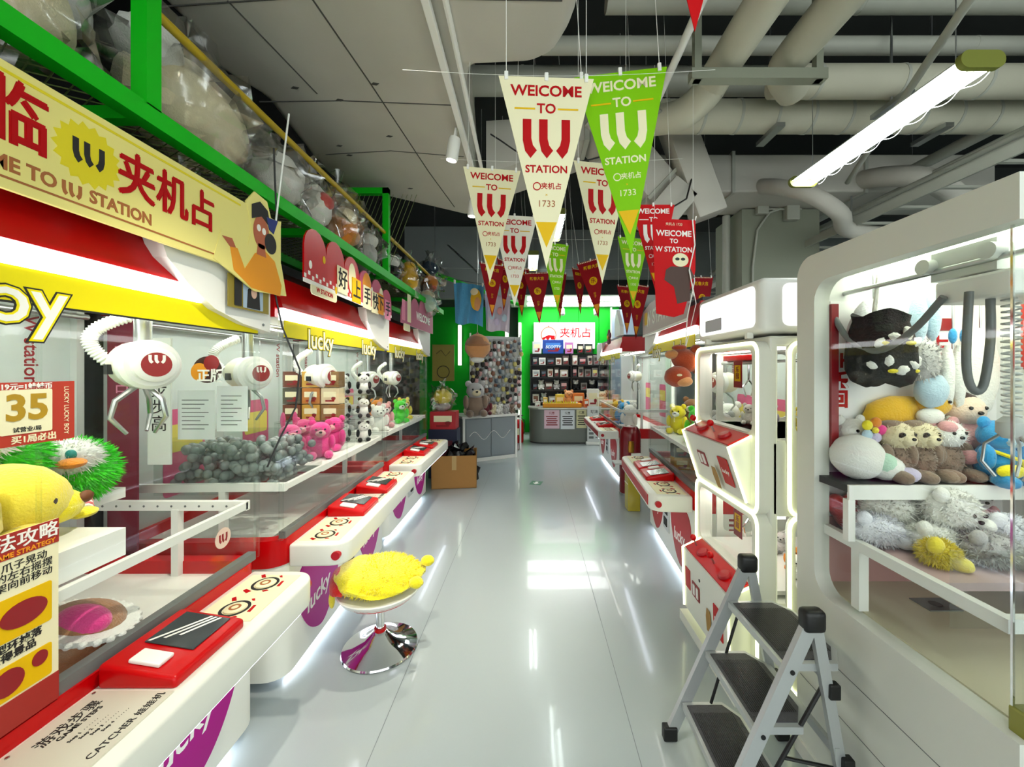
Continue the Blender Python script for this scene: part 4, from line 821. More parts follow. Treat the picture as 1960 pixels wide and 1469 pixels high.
bagged('blue and orange bagged plush beside the blue towel', (-1.22, 4.95, 2.74), (.18, .18, .22), [('plush_body', (0, 0, -.06), (.1, .1, .1), F_ORNG), ('plush_head', (.0, 0, .12), (.1, .1, .09), mat('fabric_slate', '#2e4356', .9)), ('plush_scarf', (.03, -.03, -.13), (.06, .06, .05), F_CORAL)], 10)
bagged('pale green and white bagged plush under the rack end', (-1.22, 4.75, 2.42), (.17, .2, .16), [('plush_body', (0, 0, -.02), (.13, .15, .11), F_MINT), ('plush_head', (.02, 0, .06), (.09, .1, .07), F_CREAM)], 11)

# ------------------------------------------------------------------ plush toys
EYE = mat('plush_eye', '#120d0b', .2)
def sit(label, loc, rz, h, body, head=None, muzzle=None, ears=None, limbs=None, furry=0, group='plush prizes', name='plush_toy', tilt=0., belly=None, nosec=None, ear='round'):
    k = h / .33; head = head or body; ears = ears or head; limbs = limbs or body
    t = thing(name, label, 'plush toy', loc, 0, group, rot=(0, tilt, rz))
    def part(nm, c, r, m, n=14): return mk(nm, ell([q * k for q in c], [q * k for q in (r if isinstance(r, (tuple, list)) else (r, r, r))], n, 9, .06, seed=c[0] * 9), m, t, True)
    part('body', (0, 0, .1), (.088, .078, .105), body, 18); hd = part('head', (0, -.012, .235), (.084, .076, .074), head, 18)
    if belly: part('belly', (0, -.035, .095), (.06, .05, .075), belly)
    if ear == 'round':
        for s in (-1, 1): part('ear', (s * .062, 0, .298), (.03, .018, .03), ears, 10)
    elif ear == 'long':
        for s in (-1, 1): part('ear', (s * .045, .01, .34), (.02, .014, .07), ears, 10)
    elif ear == 'flop':
        for s in (-1, 1): part('ear', (s * .088, -.01, .225), (.02, .03, .055), ears, 10)
    if muzzle: part('muzzle', (0, -.075, .218), (.042, .03, .03), muzzle, 12)
    part('nose', (0, -.1 if muzzle else -.088, .228), (.013, .009, .009), nosec or EYE, 8)
    for s in (-1, 1):
        part('eye', (s * .034, -.079, .25), .0085, EYE, 8)
        part('arm', (s * .088, -.035, .135), (.028, .036, .062), limbs, 12)
        part('leg', (s * .062, -.088, .034), (.036, .062, .034), limbs, 12)
    if furry:
        mk('fur', fur([((0, 0, .1 * k), (.088 * k, .078 * k, .105 * k))], furry, .022 * k), body, t)['kind'] = 'stuff'
        mk('head_fur', fur([((0, -.012 * k, .235 * k), (.084 * k, .076 * k, .074 * k))], furry // 2, .02 * k), head, t)['kind'] = 'stuff'
    return t
# in the nearest claw machine
mk('prize_platform', [box(-.64, -.04, -.69, .245, 1.025, 1.11)], WHITE2, M1); mk('prize_platform', [box(-.78, -.4, .25, .6, 1.09, 1.13)], WHITE2, M1)
y = thing('plush_toy', 'big yellow bear-like plush lying on the white platform', 'plush toy', (-1.45, 1.02, 1.11), group='plush prizes in the nearest claw machine', rot=(0, 0, .5))
mk('body', ell((0, -.22, .12), (.13, .24, .12), 24, 14, .06), F_PYEL, y, True); mk('head', ell((.03, .07, .115), (.135, .13, .112), 24, 14, .05), F_PYEL, y, True)
mk('shirt', ell((.0, -.3, .125), (.145, .15, .128), 20, 12, .03), F_CORAL, y, True)
mk('muzzle', ell((.12, .11, .085), (.06, .07, .05), 16, 10), F_YEL, y, True); mk('nose', ell((.175, .135, .1), (.016, .03, .018), 12, 8), mat('plush_nose', '#6b3a12', .6), y, True)
for q in ((.15, .03, .12), (.1, .17, .14)): mk('eye', ell(q, (.008, .012, .014), 10, 8), F_DBRN, y, True)
for q in ((-.02, .03, .225), (-.06, .13, .2)): mk('ear', ell(q, (.03, .04, .032), 12, 8), F_YEL, y, True)
mk('arm', ell((.12, -.06, .04), (.05, .11, .04), 14, 9), F_PYEL, y, True)
def chick(label, loc, rz, k):
    t = thing('plush_toy', label, 'plush toy', loc, rz, 'plush prizes in the nearest claw machine')
    mk('body', ell((0, 0, .1 * k), (.12 * k, .11 * k, .1 * k), 20, 12, .08), F_GREEN, t, True)
    mk('fur', fur([((0, 0, .1 * k), (.12 * k, .11 * k, .1 * k))], 2600, .03 * k), F_GREEN, t)['kind'] = 'stuff'
    mk('face', ell((.02 * k, -.06 * k, .15 * k), (.085 * k, .07 * k, .06 * k), 18, 10, .08), F_WHITE, t, True)
    mk('face_fur', fur([((.02 * k, -.06 * k, .15 * k), (.085 * k, .07 * k, .06 * k))], 900, .02 * k), F_WHITE, t)['kind'] = 'stuff'
    mk('crest', ell((.0, -.05 * k, .215 * k), (.02 * k, .018 * k, .025 * k), 10, 8), F_RED, t, True)
    mk('beak', ell((.06 * k, -.13 * k, .145 * k), (.035 * k, .035 * k, .016 * k), 12, 8), F_ORNG, t, True)
    for s in (-1, 1):
        mk('eye', ell((s * .045 * k + .01, -.118 * k, .17 * k), (.014 * k, .008 * k, .016 * k), 10, 8), mat('teal_eye', '#2f8f8a', .3), t, True)
        a = Vector((s * .07 * k, -.08 * k, .03 * k)); b = Vector((s * .09 * k + .03, -.2 * k, .0 * k + .012))
        lg = mk('leg', tube([a, b], .017 * k, 10), F_WHITE, t, True)
        for i in range(3): mk('leg_stripe', cyl(a.lerp(b, .15 + .3 * i), a.lerp(b, .29 + .3 * i), .0178 * k, n=10), F_RED, lg, True)
        mk('foot', ell(tuple(b + Vector((0, -.02 * k, 0))), (.032 * k, .042 * k, .014 * k), 12, 8), F_YEL, t, True)
    return t
chick('green furry plush with a white face, behind the yellow plush', (-1.65, 1.42, 1.13), .5, 1.08)
chick('green furry plush behind the price card, partly hidden', (-1.66, 1.17, 1.2), .5, 1.3)
mk('prize_step', [box(-.6, -.3, .05, .24, 1.11, 1.2)], WHITE2, M1)
t = thing('plush_toy', 'brown cake shaped plush with white frill and pink top, in the prize chute', 'plush toy', (-1.39, 1.24, .70), 0, 'plush prizes in the nearest claw machine', rot=(-.1, .32, .2)); t.scale = (.8,) * 3; t.location = (-1.40, 1.2, .70)
mk('cake_body', lathe([(.0, .0), (.1, .0), (.125, .03), (.14, .1), (.135, .15), (.0, .17)], 28), F_TAN, t, True)
mk('frill', lathe([(.12, .15), (.155, .155), (.158, .175), (.12, .178)], 40), F_WHITE, t, True); mk('frill_edge', [ell((.157 * math.cos(a), .157 * math.sin(a), .165), .014, 8, 6) for a in [2 * PI * i / 26 for i in range(26)]], F_WHITE, t, True)
mk('cake_top', ell((0, 0, .17), (.12, .12, .06), 20, 10), F_TAN, t, True); mk('pink_icing', ell((.02, -.05, .2), (.085, .06, .05), 18, 10), F_HPINK, t, True)
sit('small beige plush high behind the price card', (-1.75, 1.2, 1.5), .6, .2, F_CREAM, group='plush prizes in the nearest claw machine'); mk('prize_step', [box(-.62, -.46, .12, .3, 1.44, 1.5), box(-.62, -.6, .12, .3, 1.2, 1.44)], ACRYL, M1)

# in the second and third machines
def m_part(mach, name, shapes, m): return mk(name, shapes, m, mach)
m_part(M2, 'ball_tank', [box(-.66, -.06, -.73, -.726, .98, 1.24), box(-.66, -.06, -.25, -.246, .98, 1.24), box(-.064, -.06, -.73, -.25, .98, 1.24), box(-.66, -.656, -.73, -.25, .98, 1.24), box(-.66, -.06, -.73, -.25, .97, .98)], ACRYL)
BALL = mat('capsule_grey', '#8d9494', .25, var=.3, scale=9)
o = one('capsule_balls', [ell((random.uniform(-.62, -.1), random.uniform(-.69, -.29), 1.005 + .045 * (i % 5) + random.uniform(-.01, .01)), .024, 8, 6) for i in range(330)], BALL, 'heap of small grey capsule balls in the clear tank', 'capsules', smooth=True, loc=M2.location, rot=(0, 0, .035)); o['kind'] = 'stuff'
m_part(M2, 'prize_platform', [box(-.7, -.06, -.24, .73, .96, 1.0)], WHITE2)
for i, (x, yy, z, lb) in enumerate(((-1.56, 2.6, 1.0, 'pink plush nearest the ball tank in the second machine'), (-1.42, 2.72, 1.0, 'pink plush against the glass in the second machine'), (-1.62, 2.88, 1.0, 'pink plush at the back beside the snack boxes in the second machine'), (-1.45, 3.0, 1.0, 'pink plush in front of the snack boxes in the second machine'))):
    sit(lb, (x, yy, z), .8 - i * .3, .26, F_HPINK if i % 2 else fab('rose', '#d84f86'), muzzle=F_PINK, ear='long' if i == 0 else 'round', group='pink plush prizes')
SNACK = [mat('snack_%d' % i, c, .5) for i, c in enumerate(('#8d6a3c', '#c79a3c', '#6b3a22', '#d8c7a0', '#b8742c', '#4d4a3c'))]
def snack_box(name, label, loc, size, m, group, face=CREAM, rz=0., cat='box'):
    w, dp, h = size; b = thing(name, label, cat, loc, rz, group)
    mk('carton', rbox(-w / 2, w / 2, -dp / 2, dp / 2, 0, h, .004), m, b)
    flat(rrect(w * .7, h * .35, .004, cx=0, cy=h * .6), face, b, (0, -dp / 2, 0), B_FC, 'label_print'); flat([rrect(w * .5, h * .1, .002, cx=0, cy=h * .2), circ(w * .2, h * .35, w * .12, h * .12, 12)], DRED, b, (0, -dp / 2, 0), B_FC, 'label_print')
    return b
m_part(M2, 'box_shelf', [box(-.62, -.12, .2, .42, 1.2, 1.215), box(-.62, -.6, .2, .42, 1.0, 1.2), box(-.14, -.12, .2, .42, 1.0, 1.2)], ACRYL)
for i in range(9):
    r, c = divmod(i, 3)
    snack_box('snack_box', 'brown snack box, %s from the back in the %s row of the second machine' % (('first', 'second', 'third')[c], ('bottom', 'middle', 'top')[r]), (-1.78 + c * .145, 3.04, 1.216 + r * .125), (.135, .1, .12), SNACK[(i * 5 + 2) % 6], 'snack boxes in the second machine')
for r in range(3): m_part(M2, 'plush_shelf', [box(-.62, -.08, .5, .72, 1.0 + r * .2 - .012, 1.0 + r * .2)], ACRYL)
for i in range(9):
    r, c = divmod(i, 3)
    sit('small black and white panda plush, %s from the glass on the %s shelf' % (('first', 'second', 'third')[c], ('lowest', 'middle', 'top')[r]), (-1.38 - c * .17, 3.34, 1.0 + r * .2), .5, .17, F_WHITE, limbs=F_BLK, ears=F_BLK, group='panda plush on the second machine shelves')
for i, (x, yy, c, nm) in enumerate(((-1.45, 3.85, F_WHITE, 'white'), (-1.5, 4.15, F_PINK, 'pink'), (-1.45, 4.5, F_GREEN, 'green'), (-1.5, 4.8, F_PYEL, 'yellow'), (-1.75, 4.0, F_GREY, 'grey'), (-1.75, 4.6, F_ORNG, 'orange'))):
    sit('%s plush prize in the third claw machine' % nm, (x, yy, .70 + .3), .7, .27, c, muzzle=F_WHITE, group='plush prizes in the third machine')
m_part(M3, 'prize_platform', [box(-.75, -.06, -.7, .7, .96, 1.0)], WHITE2)
# in the machine beyond the two-tier cabinet
m_part(M4, 'prize_platform', [box(-.75, -.06, -.62, .62, .96, 1.0)], WHITE2)
for i, (x, yy, c, nm, h) in enumerate(((1.42, 3.75, F_YEL, 'yellow', .28), (1.6, 3.85, F_BROWN, 'brown', .34), (1.42, 3.3, F_GREEN, 'green', .3), (1.7, 3.35, F_WHITE, 'white', .34), (1.45, 2.95, F_GREY, 'grey', .3), (1.75, 3.0, F_GOLD, 'golden', .3))):
    sit('%s plush prize behind the glass beyond the two-tier cabinet' % nm, (x, yy, 1.0), -.7, h, c, muzzle=F_WHITE, group='plush prizes beyond the two-tier cabinet')
for i in range(6):
    r, c = divmod(i, 3); snack_box('prize_carton', '%s prize carton, %s in the %s row on the deck beyond the two-tier cabinet' % (('gold', 'dark')[r], ('first', 'second', 'third')[c], ('lower', 'upper')[r]), (1.38 + c * .15, 3.6, .70 + r * .115), (.14, .1, .11), (SNACK[1], SNACK[5])[r], 'prize cartons beyond the two-tier cabinet')
for i, (x, yy, c, nm) in enumerate(((1.55, 6.0, F_WHITE, 'white'), (1.55, 6.4, F_BLUE, 'blue'), (1.55, 6.8, F_GOLD, 'golden'))):
    sit('%s plush prize in the farthest claw machine' % nm, (x, yy, .70), -.8, .4, c, group='plush prizes in the farthest machine')
t = thing('hanging_plush', 'rust brown plush hanging upside down from a white ribbon', 'plush toy', (1.02, 2.64, 1.64), 0, None)
mk('body', ell((.03, 0, .02), (.095, .08, .075), 20, 12, .08, (0, .5, 0)), F_RUST, t, True); mk('head', ell((-.035, -.03, -.085), (.085, .08, .07), 20, 12, .06), F_RUST, t, True)
mk('face', ell((-.01, -.075, -.115), (.055, .045, .035), 14, 9), F_PEACH, t, True); mk('eye', ell((-.05, -.105, -.075), (.018, .008, .009), 10, 8), F_CREAM, t, True)
for q, r in (((.09, -.02, .09), (.04, .04, .035)), ((-.07, -.02, .06), (.045, .04, .03)), ((.11, .0, -.03), (.04, .045, .045)), ((-.02, -.02, .105), (.05, .035, .02))): mk('limb', ell(q, r, 12, 8, .08), F_RUST if q[0] > -.05 else fab('rust_light', '#c08048'), t, True)
mk('ribbon', [tube([(.03, 0, .08), (.04, 0, .3), (.09, .0, .55), (.06, 0, .8), (.1, 0, .98)], .004, 5), tube([(.03, 0, .1), (.1, .0, .4), (.04, 0, .7), (.08, 0, .95)], .003, 5)], WHITE2, t, True)
F_IVY = fab('ivory', '#efeee4')
# in the tall white cabinet
G = 'plush prizes in the tall white cabinet'
t = thing('plush_toy', 'plump white plush lying at the glass end of the upper shelf', 'plush toy', (1.27, 1.53, 1.18), 0, G)
mk('body', ell((0, 0, .085), (.095, .075, .085), 22, 14, .05, (0, .3, 0)), F_WHITE, t, True); mk('head', ell((.09, -.02, .05), (.06, .055, .05), 16, 10), F_WHITE, t, True); mk('paw', ell((.14, -.06, .03), (.04, .03, .028), 12, 8), F_LILAC, t, True); mk('collar', ell((.07, -.045, .07), (.035, .03, .04), 12, 8), F_MINT, t, True)
sit('white unicorn-like plush with a rainbow flower, behind the plump white plush', (1.30, 1.60, 1.18), .1, .24, F_WHITE, nosec=F_PINK, group=G); t = bpy.context.scene.objects[-1]
rb = thing('flower_charm', 'rainbow flower charm on the white plush', 'charm', (1.32, 1.515, 1.37))
for k_, m in enumerate((F_HPINK, F_ORNG, F_YEL, F_LBLUE, F_LILAC)): mk('petal', ell((.03 * math.cos(k_ * 1.257), 0, .03 * math.sin(k_ * 1.257)), (.02, .012, .02), 10, 8), m, rb, True)
mk('flower_centre', ell((0, -.008, 0), (.012, .01, .012), 10, 8), F_PYEL, rb, True)
for x, lb in ((1.41, 'brown sloth plush next to the white unicorn-like plush'), (1.50, 'brown sloth plush next to the grey fluffy plush')):
    s = sit(lb, (x, 1.53, 1.18), .15, .235, F_TAUPE, F_CREAM, F_CREAM, F_TAUPE, F_TAUPE, 700, G, ear=None)
    for q in (-1, 1): mk('eye_patch', ell((q * .026, -.05, .176), (.014, .008, .01), 10, 8, rot=(0, q * .6, 0)), F_DBRN, s, True)
    mk('hair', ell((0, .005, .2), (.05, .045, .025), 14, 8), F_TAUPE, s, True)
s = sit('grey fluffy plush with a white face between sloth and blue bear', (1.61, 1.54, 1.18), .1, .24, F_TAUPE, F_WHITE, None, F_PINK, F_TAUPE, 700, G); mk('forelock', ell((-.02, -.03, .2), (.03, .03, .025), 12, 8), F_PINK, s, True)
s = sit('sky blue bear plush with a yellow satchel', (1.735, 1.47, 1.18), 0, .25, F_BLUE, F_BLUE, F_LBLUE, F_BLUE, F_BLUE, 0, G); mk('satchel', ell((-.03, -.07, .06), (.05, .02, .025), 12, 8), F_YEL, s, True); mk('strap', tube([(-.06, -.03, .13), (.0, -.075, .1), (.05, -.05, .05)], .007, 6), F_YEL, s, True)
s = sit('doll plush in a pink hooded top with dark hair', (1.73, 1.59, 1.24), 0, .28, F_PINK, fab('doll_skin', '#ecd2bc'), None, F_DBRN, F_PINK, 0, G, ear=None); mk('hair', ell((0, .015, .225), (.074, .065, .06), 16, 10), F_DBRN, s, True)
one('display_block', rbox(1.64, 1.82, 1.56, 1.62, 1.18, 1.24, .005), WHITE2, 'small white display block under the pink doll', 'block')
s = thing('plush_toy', 'long yellow giraffe-like plush lying behind the sloths', 'plush toy', (1.5, 1.6, 1.36), 0, G)
mk('body', ell((0, 0, .06), (.15, .045, .075), 20, 12, .08), F_GOLD, s, True); mk('head', ell((.1, -.03, .1), (.07, .04, .045), 16, 10), F_GOLD, s, True); mk('muzzle', ell((.06, -.06, .06), (.05, .03, .032), 14, 9), F_WHITE, s, True); mk('belly', ell((-.1, -.02, .01), (.05, .03, .03), 12, 8), F_CREAM, s, True)
for q in (.08, .13): mk('eye', ell((q, -.068, .115), .006, 8, 6), EYE, s, True)
mk('support_box', box(-.16, .16, .0, .025, -.17, .0), ACRYL, s)
sit('white bear plush peering over the grey fluffy plush', (1.615, 1.6, 1.30), -.2, .2, F_IVY, group=G, belly=F_WHITE); one('display_block', rbox(1.555, 1.635, 1.585, 1.622, 1.18, 1.30, .004), ACRYL, 'clear display block behind the grey fluffy plush', 'block')
t = thing('hanging_tote', 'black drawstring tote with white animal print hanging from the cabinet roof', 'bag', (1.33, 1.5, 1.545), 0)
tv = lathe([(.0, .0), (.06, .0), (.095, .015), (.11, .05), (.112, .1), (.108, .15), (.098, .2), (.085, .24), (.09, .265), (.06, .25), (.0, .235)], 40); mk('bag_body', ([(x * (1 + .07 * math.sin(7 * math.atan2(y_, x)) * (z / .25)), y_ * (.85 + .05 * math.sin(5 * math.atan2(y_, x))), z + .012 * math.sin(3 * math.atan2(y_, x) + 1)) for x, y_, z in tv[0]], tv[1]), F_BLK, t, True)
for i in range(9):
    a = -2.4 + (i % 5) * .42 + (.2 if i > 4 else 0); z = .07 + .1 * (i // 5); mk('print_patch', ell((.106 * math.cos(a), .09 * math.sin(a), z + .02 * math.sin(i * 2.1)), (.024, .014, .015), 10, 7, .3, (0, .6 + i, 0), i), F_WHITE, t, True)
    if i % 2: mk('print_patch', ell((.106 * math.cos(a + .12), .092 * math.sin(a + .12), z - .02), (.02, .009, .008), 8, 6), F_YEL, t, True)
mk('handle', tube([(-.04, -.02, .24), (-.03, -.02, .33), (.0, 0, .44)], .008, 6), F_WHITE, t, True)
t = thing('hanging_plush', 'pale plush legs hanging above the black tote', 'plush toy', (1.36, 1.56, 1.78), 0, 'plush hung inside the tall white cabinet')
for x, a in ((-.06, .35), (.0, -.05), (.065, -.25)): mk('leg', ell((x, 0, .0), (.032, .03, .1), 14, 9, .05, (0, a, 0)), F_LGREY, t, True)
mk('hook', cyl((0, 0, .05), (0, 0, .2), .004, n=6), STEEL, t)
t = thing('hanging_plush', 'grey and pale blue long plush hanging beside the tote', 'plush toy', (1.545, 1.55, 1.46), 0, 'plush hung inside the tall white cabinet')
mk('body', ell((0, 0, .17), (.055, .045, .09), 16, 10, .06), F_GREY, t, True); mk('foot', ell((.02, -.01, .06), (.06, .04, .07), 14, 9, .06), F_LBLUE, t, True); mk('leg', ell((-.02, .0, .34), (.03, .03, .1), 12, 9), F_LBLUE, t, True); mk('leg', ell((.035, .0, .35), (.025, .028, .1), 12, 9), F_LBLUE, t, True); mk('fur', fur([((0, 0, .17), (.055, .045, .09))], 500, .02), F_GREY, t)['kind'] = 'stuff'
t = thing('hanging_plush', 'pair of white fluffy plush legs hanging beside the blue plush', 'plush toy', (1.66, 1.55, 1.43), 0, 'plush hung inside the tall white cabinet')
for x in (-.022, .022): mk('leg', ell((x, 0, .14), (.022, .022, .13), 14, 9, .1), F_WHITE, t, True); mk('ribbon', ell((x, -.02, .3), (.014, .012, .03), 10, 7), F_BLUE, t, True)
mk('hook', cyl((0, 0, .25), (0, 0, .55), .004, n=6), STEEL, t)
t = thing('hanging_towel', 'white fluffy towel hanging at the back of the white cabinet', 'towel', (1.79, 1.57, 1.42)); mk('towel_cloth', ell((0, 0, .17), (.075, .02, .18), 16, 10, .12), F_WHITE, t, True); mk('hook', cyl((0, 0, .33), (0, 0, .56), .004, n=6), STEEL, t)
def fluffy(label, loc, r, m, seed, face=None):
    t = thing('plush_toy', label, 'plush toy', loc, 0, 'fluffy plush heap in the tall white cabinet')
    mk('body', ell((0, 0, r[2]), r, 20, 12, .2, seed=seed), m, t, True); mk('fur', fur([((0, 0, r[2]), r)], 1500, .02, .6), m, t)['kind'] = 'stuff'
    mk('ear', ell((-r[0] * .6, -.02, r[2] * 1.8), (.025, .02, .03), 10, 8), m, t, True); mk('paw', ell((r[0] * .7, -r[1] * .7, r[2] * .5), (.03, .04, .025), 10, 8), m, t, True)
    if face:
        for q in (-.02, .02): mk('eye', ell((face[0] + q, -r[1] * .97, r[2] + face[1]), .007, 8, 6), EYE, t, True)
        mk('nose', ell((face[0], -r[1] * 1.04, r[2] + face[1] - .02), (.01, .007, .007), 8, 6), EYE, t, True)
fluffy('white dog plush with black eyes on top of the heap', (1.51, 1.42, 1.03), (.085, .07, .07), F_WHITE, 3, (.03, .0))
fluffy('white fluffy plush at the back of the heap', (1.40, 1.53, .985), (.11, .08, .085), F_IVY, 5)
fluffy('grey fluffy plush at the glass end of the heap', (1.285, 1.47, .955), (.09, .07, .055), F_LGREY, 8)
fluffy('pale yellow round plush at the front of the heap', (1.355, 1.31, .955), (.05, .045, .04), F_PYEL, 9)
fluffy('grey plush lying at the far side of the heap', (1.53, 1.32, .955), (.09, .07, .05), F_GREY, 11)
fluffy('white shaggy plush along the middle of the heap', (1.43, 1.40, .955), (.085, .07, .05), F_WHITE, 12)
fluffy('lilac grey plush under the white dog plush', (1.66, 1.38, .955), (.08, .07, .07), F_LGREY, 13)
t = thing('plush_toy', 'red heart plush under the upper shelf', 'plush toy', (1.27, 1.60, .96), 0, G); mk('lobe', ell((-.03, 0, .1), (.04, .025, .04), 12, 8), F_RED, t, True); mk('lobe', ell((.03, 0, .1), (.04, .025, .04), 12, 8), F_RED, t, True); mk('tip', lathe([(.0, .0), (.02, .02), (.062, .09), (.0, .1)], 14), F_RED, t, True)
sit('beige doll plush with dark eyes under the upper shelf', (1.37, 1.61, .955), 0, .19, F_CREAM, F_PEACH, group=G)
sit('pink and grey plush under the far end of the upper shelf', (1.75, 1.56, .955), -.1, .2, F_PINK, F_GREY, group=G)
for i, (dx, dy, z, c, nm) in enumerate(((.35, -.1, 1.27, F_PYEL, 'yellow'), (.3, .1, 1.27, F_LILAC, 'lilac'), (.45, .0, 1.27, F_WHITE, 'white'), (.22, .18, 1.27, F_WHITE, 'small white'), (.3, -.1, .536, F_ORNG, 'orange'), (.35, .08, .536, F_GREY, 'grey'), (.25, -.2, .536, F_WHITE, 'white'))):
    sit('%s mini plush in the %s tier of the two-tier cabinet' % (nm, 'upper' if z > 1 else 'lower'), (1.12 + dx, 2.22 + dy, z), -.7, .13, c, group='mini plush in the two-tier cabinet')
# ------------------------------------------------------------------ pennants and banners
PENR = mat('red_print', '#c60009', .6, spec=.2); PEND = mat('festive_red', '#960d1a', .6, spec=.2)
def pennant(kind, label, top, roll=0., yaw=0., w=.3, h=.6, hang=None):
    p = thing('pennant', label, 'pennant', top, 0, 'welcome pennants strung over the aisle', rot=(0, roll, yaw))
    base, ink, acc = {'cream': (CREAM, RINK, GOLD), 'white': (mat('white_cloth_print', '#f3f0e2', .6), RINK, GOLD), 'lime': (LIME, CREAM, GOLD), 'red': (PENR, WINK, GOLD), 'festive': (PEND, GOLD, CREAM), 'plain': (PENR, WINK, PENR)}[kind]
    mk('cloth', prism([(-w / 2, 0), (w / 2, 0), (0, -h)], 'y', 0, .0022), base, p)
    for x in (-w * .42, 0, w * .42): mk('clip', rbox(x - .006, x + .006, -.004, .006, -.012, .014, .002), WHITE2, p)
    for x in (-w * .42, w * .42): mk('string', cyl((x, 0, .01), (x, 0, (hang or (3.2 if -1.5 < top[0] < -.4 or (top[1] < 2.05 and top[0] < .15) else 4.45)) - top[2]), .0012, n=5), WHITE2, p)
    y = -.0004
    if kind == 'festive':
        mk('hem_print', [box(-w / 2 + .02 + k * .018, -w / 2 + .03 + k * .018, -.001, .0, -.014, -.004) for k in range(14)], CREAM, p)
        txt('新春大吉', w * .14, ink, p, (0, y, -h * .12), B_FC, .02); flat(circ(0, -h * .36, w * .14), GOLD, p, (0, 0, 0), B_FC, 'emblem_print'); txt('乐', w * .18, PEND, p, (0, -.0016, -h * .36), B_FC, .02); txt('分\n子', w * .1, ink, p, (0, y, -h * .6), B_FC)
        flat([(-.03, -h * .76), (.03, -h * .76), (0, -h * .92)], ORANGE, p, (0, 0, 0), B_FC, 'tip_print'); return p
    if kind == 'plain': return p
    k = w / .3
    txt('WElCOME', .0465 * k, ink, p, (0, y, -.045 * k), B_FC, .022, width=1.05); txt('TO', .042 * k, ink, p, (0, y, -.1 * k), B_FC, .022)
    flat([rrect(.065 * k, .005 * k, .001, cx=-.068 * k, cy=-.1 * k), rrect(.065 * k, .005 * k, .001, cx=.068 * k, cy=-.1 * k)], acc if kind != 'red' else WINK, p, (0, 0, 0), B_FC, 'rule_print')
    flat(W_LOGO, ink, p, (0, 0, -.255 * k), B_FC, 'logo_print', s=.122 * k)
    txt('STATION', .032 * k, ink, p, (0, y, -.29 * k), B_FC, .022)
    mk('logo_ring', ringprism(circ(-.03 * k, -.343 * k, .013 * k), circ(-.03 * k, -.343 * k, .010 * k), 'y', -.001, 0), ink, p); txt('夹机占', .022 * k, ink, p, (.015 * k, y, -.343 * k), B_FC, .01)
    txt('×', .014 * k, acc, p, (0, y, -.37 * k), B_FC); txt('1733', .029 * k, ink if kind != 'cream' else BROWNL, p, (0, y, -.398 * k), B_FC, .0)
    flat([(-.033 * k, -.455 * k), (.033 * k, -.455 * k), (0, -.535 * k)], acc, p, (0, 0, 0), B_FC, 'tip_print'); return p
def pen(kind, label, cx, py, Y, roll=0., yaw=0.): return pennant(kind, label, tuple(at(cx, py, Y)), roll, yaw)
pen('cream', 'large cream welcome pennant, nearest of the bunting', 1046, 148, 1.246, .0, .05)
pen('lime', 'large lime green welcome pennant overlapping the near cream one', 1187, 138, 1.30, -.06, -.08)
pen('cream', 'cream welcome pennant beside the track spot lamp', 942, 323, 2.08, .02, .12)
pen('white', 'white welcome pennant half behind two cream ones', 985, 413, 2.6, .0, .15)
pen('cream', 'cream welcome pennant mostly behind the large lime green one', 1153, 313, 1.98, .0, .2)
pen('lime', 'small lime green welcome pennant in front of the green back wall', 1062, 466, 3.5, -.05, .5)
pen('lime', 'small lime green welcome pennant beside the red pennants', 1212, 456, 3.4, .0, .3)
pen('red', 'bright red welcome pennant behind the red sloth banner', 1250, 392, 2.65, -.04, .1)
pennant('plain', 'bright red pennant tip hanging at the top edge of the view', (.43, 1.02, 3.13), 0, .1, .36, .66, 3.5)
for i, (cx, py, Y, yw, lb) in enumerate(((1027, 522, 4.6, .1, 'dark red festive pennant under the near cream pennant tip'), (1072, 520, 4.9, .9, 'dark red festive pennant behind the small lime green pennant'), (1130, 498, 4.0, -.5, 'dark red festive pennant tilted beside the white pennant tip'), (1108, 515, 5.2, .8, 'narrow dark red festive pennant left of the tilted festive one'), (942, 505, 4.4, .5, 'dark red festive pennant behind the cream pennant by the towels'), (968, 500, 4.7, .9, 'dark red festive pennant edge-on beside the pink towel'), (995, 512, 4.8, .7, 'dark red festive pennant behind the white pennant tip'), (1200, 548, 4.9, .4, 'dark red festive pennant beside the pale blue panel'), (1222, 545, 4.3, .4, 'dark red festive pennant above the farthest claw machine'), (1342, 530, 4.0, .3, 'dark red festive pennant behind the white ribbon'))):
    pen('festive', lb, cx, py, Y, .06 * ((i % 3) - 1) - (.2 if i == 2 else 0), yw)
for i, (Y, z, x0, x1, lb) in enumerate(((1.27, 2.53, -.4, .6, 'thin white bunting string of the nearest pennants'), (2.05, 2.66, -.45, .8, 'thin white bunting string of the second pennant row'), (3.45, 2.72, -.2, 1.2, 'thin white bunting string of the small lime pennants'), (4.6, 2.75, -1.0, 1.6, 'thin white bunting string of the festive pennants'))):
    one('bunting_string', tube([(x0 + (x1 - x0) * k / 8, Y, z + .03 - .02 * math.sin(PI * k / 8)) for k in range(9)], .0007, 4), WHITE2, lb, 'string')
b = thing('picture_banner', 'red rectangular welcome banner with a brown animal figure', 'banner', tuple(at(1290, 420, 2.35)), .12)
mk('cloth', prism([(-.135, 0), (.135, .0), (.135, -.3), (.06, -.56), (.0, -.58), (-.11, -.56)], 'y', 0, .002), PENR, b)
txt('WElCOME', .048, WINK, b, (0, -.0004, -.085), B_FC, .022); txt('TO', .036, WINK, b, (0, -.0004, -.13), B_FC, .022); txt('W STATION', .042, WINK, b, (0, -.0004, -.18), B_FC, .022); txt('夹机占 1733', .02, CREAM, b, (0, -.0004, -.03), B_FC)
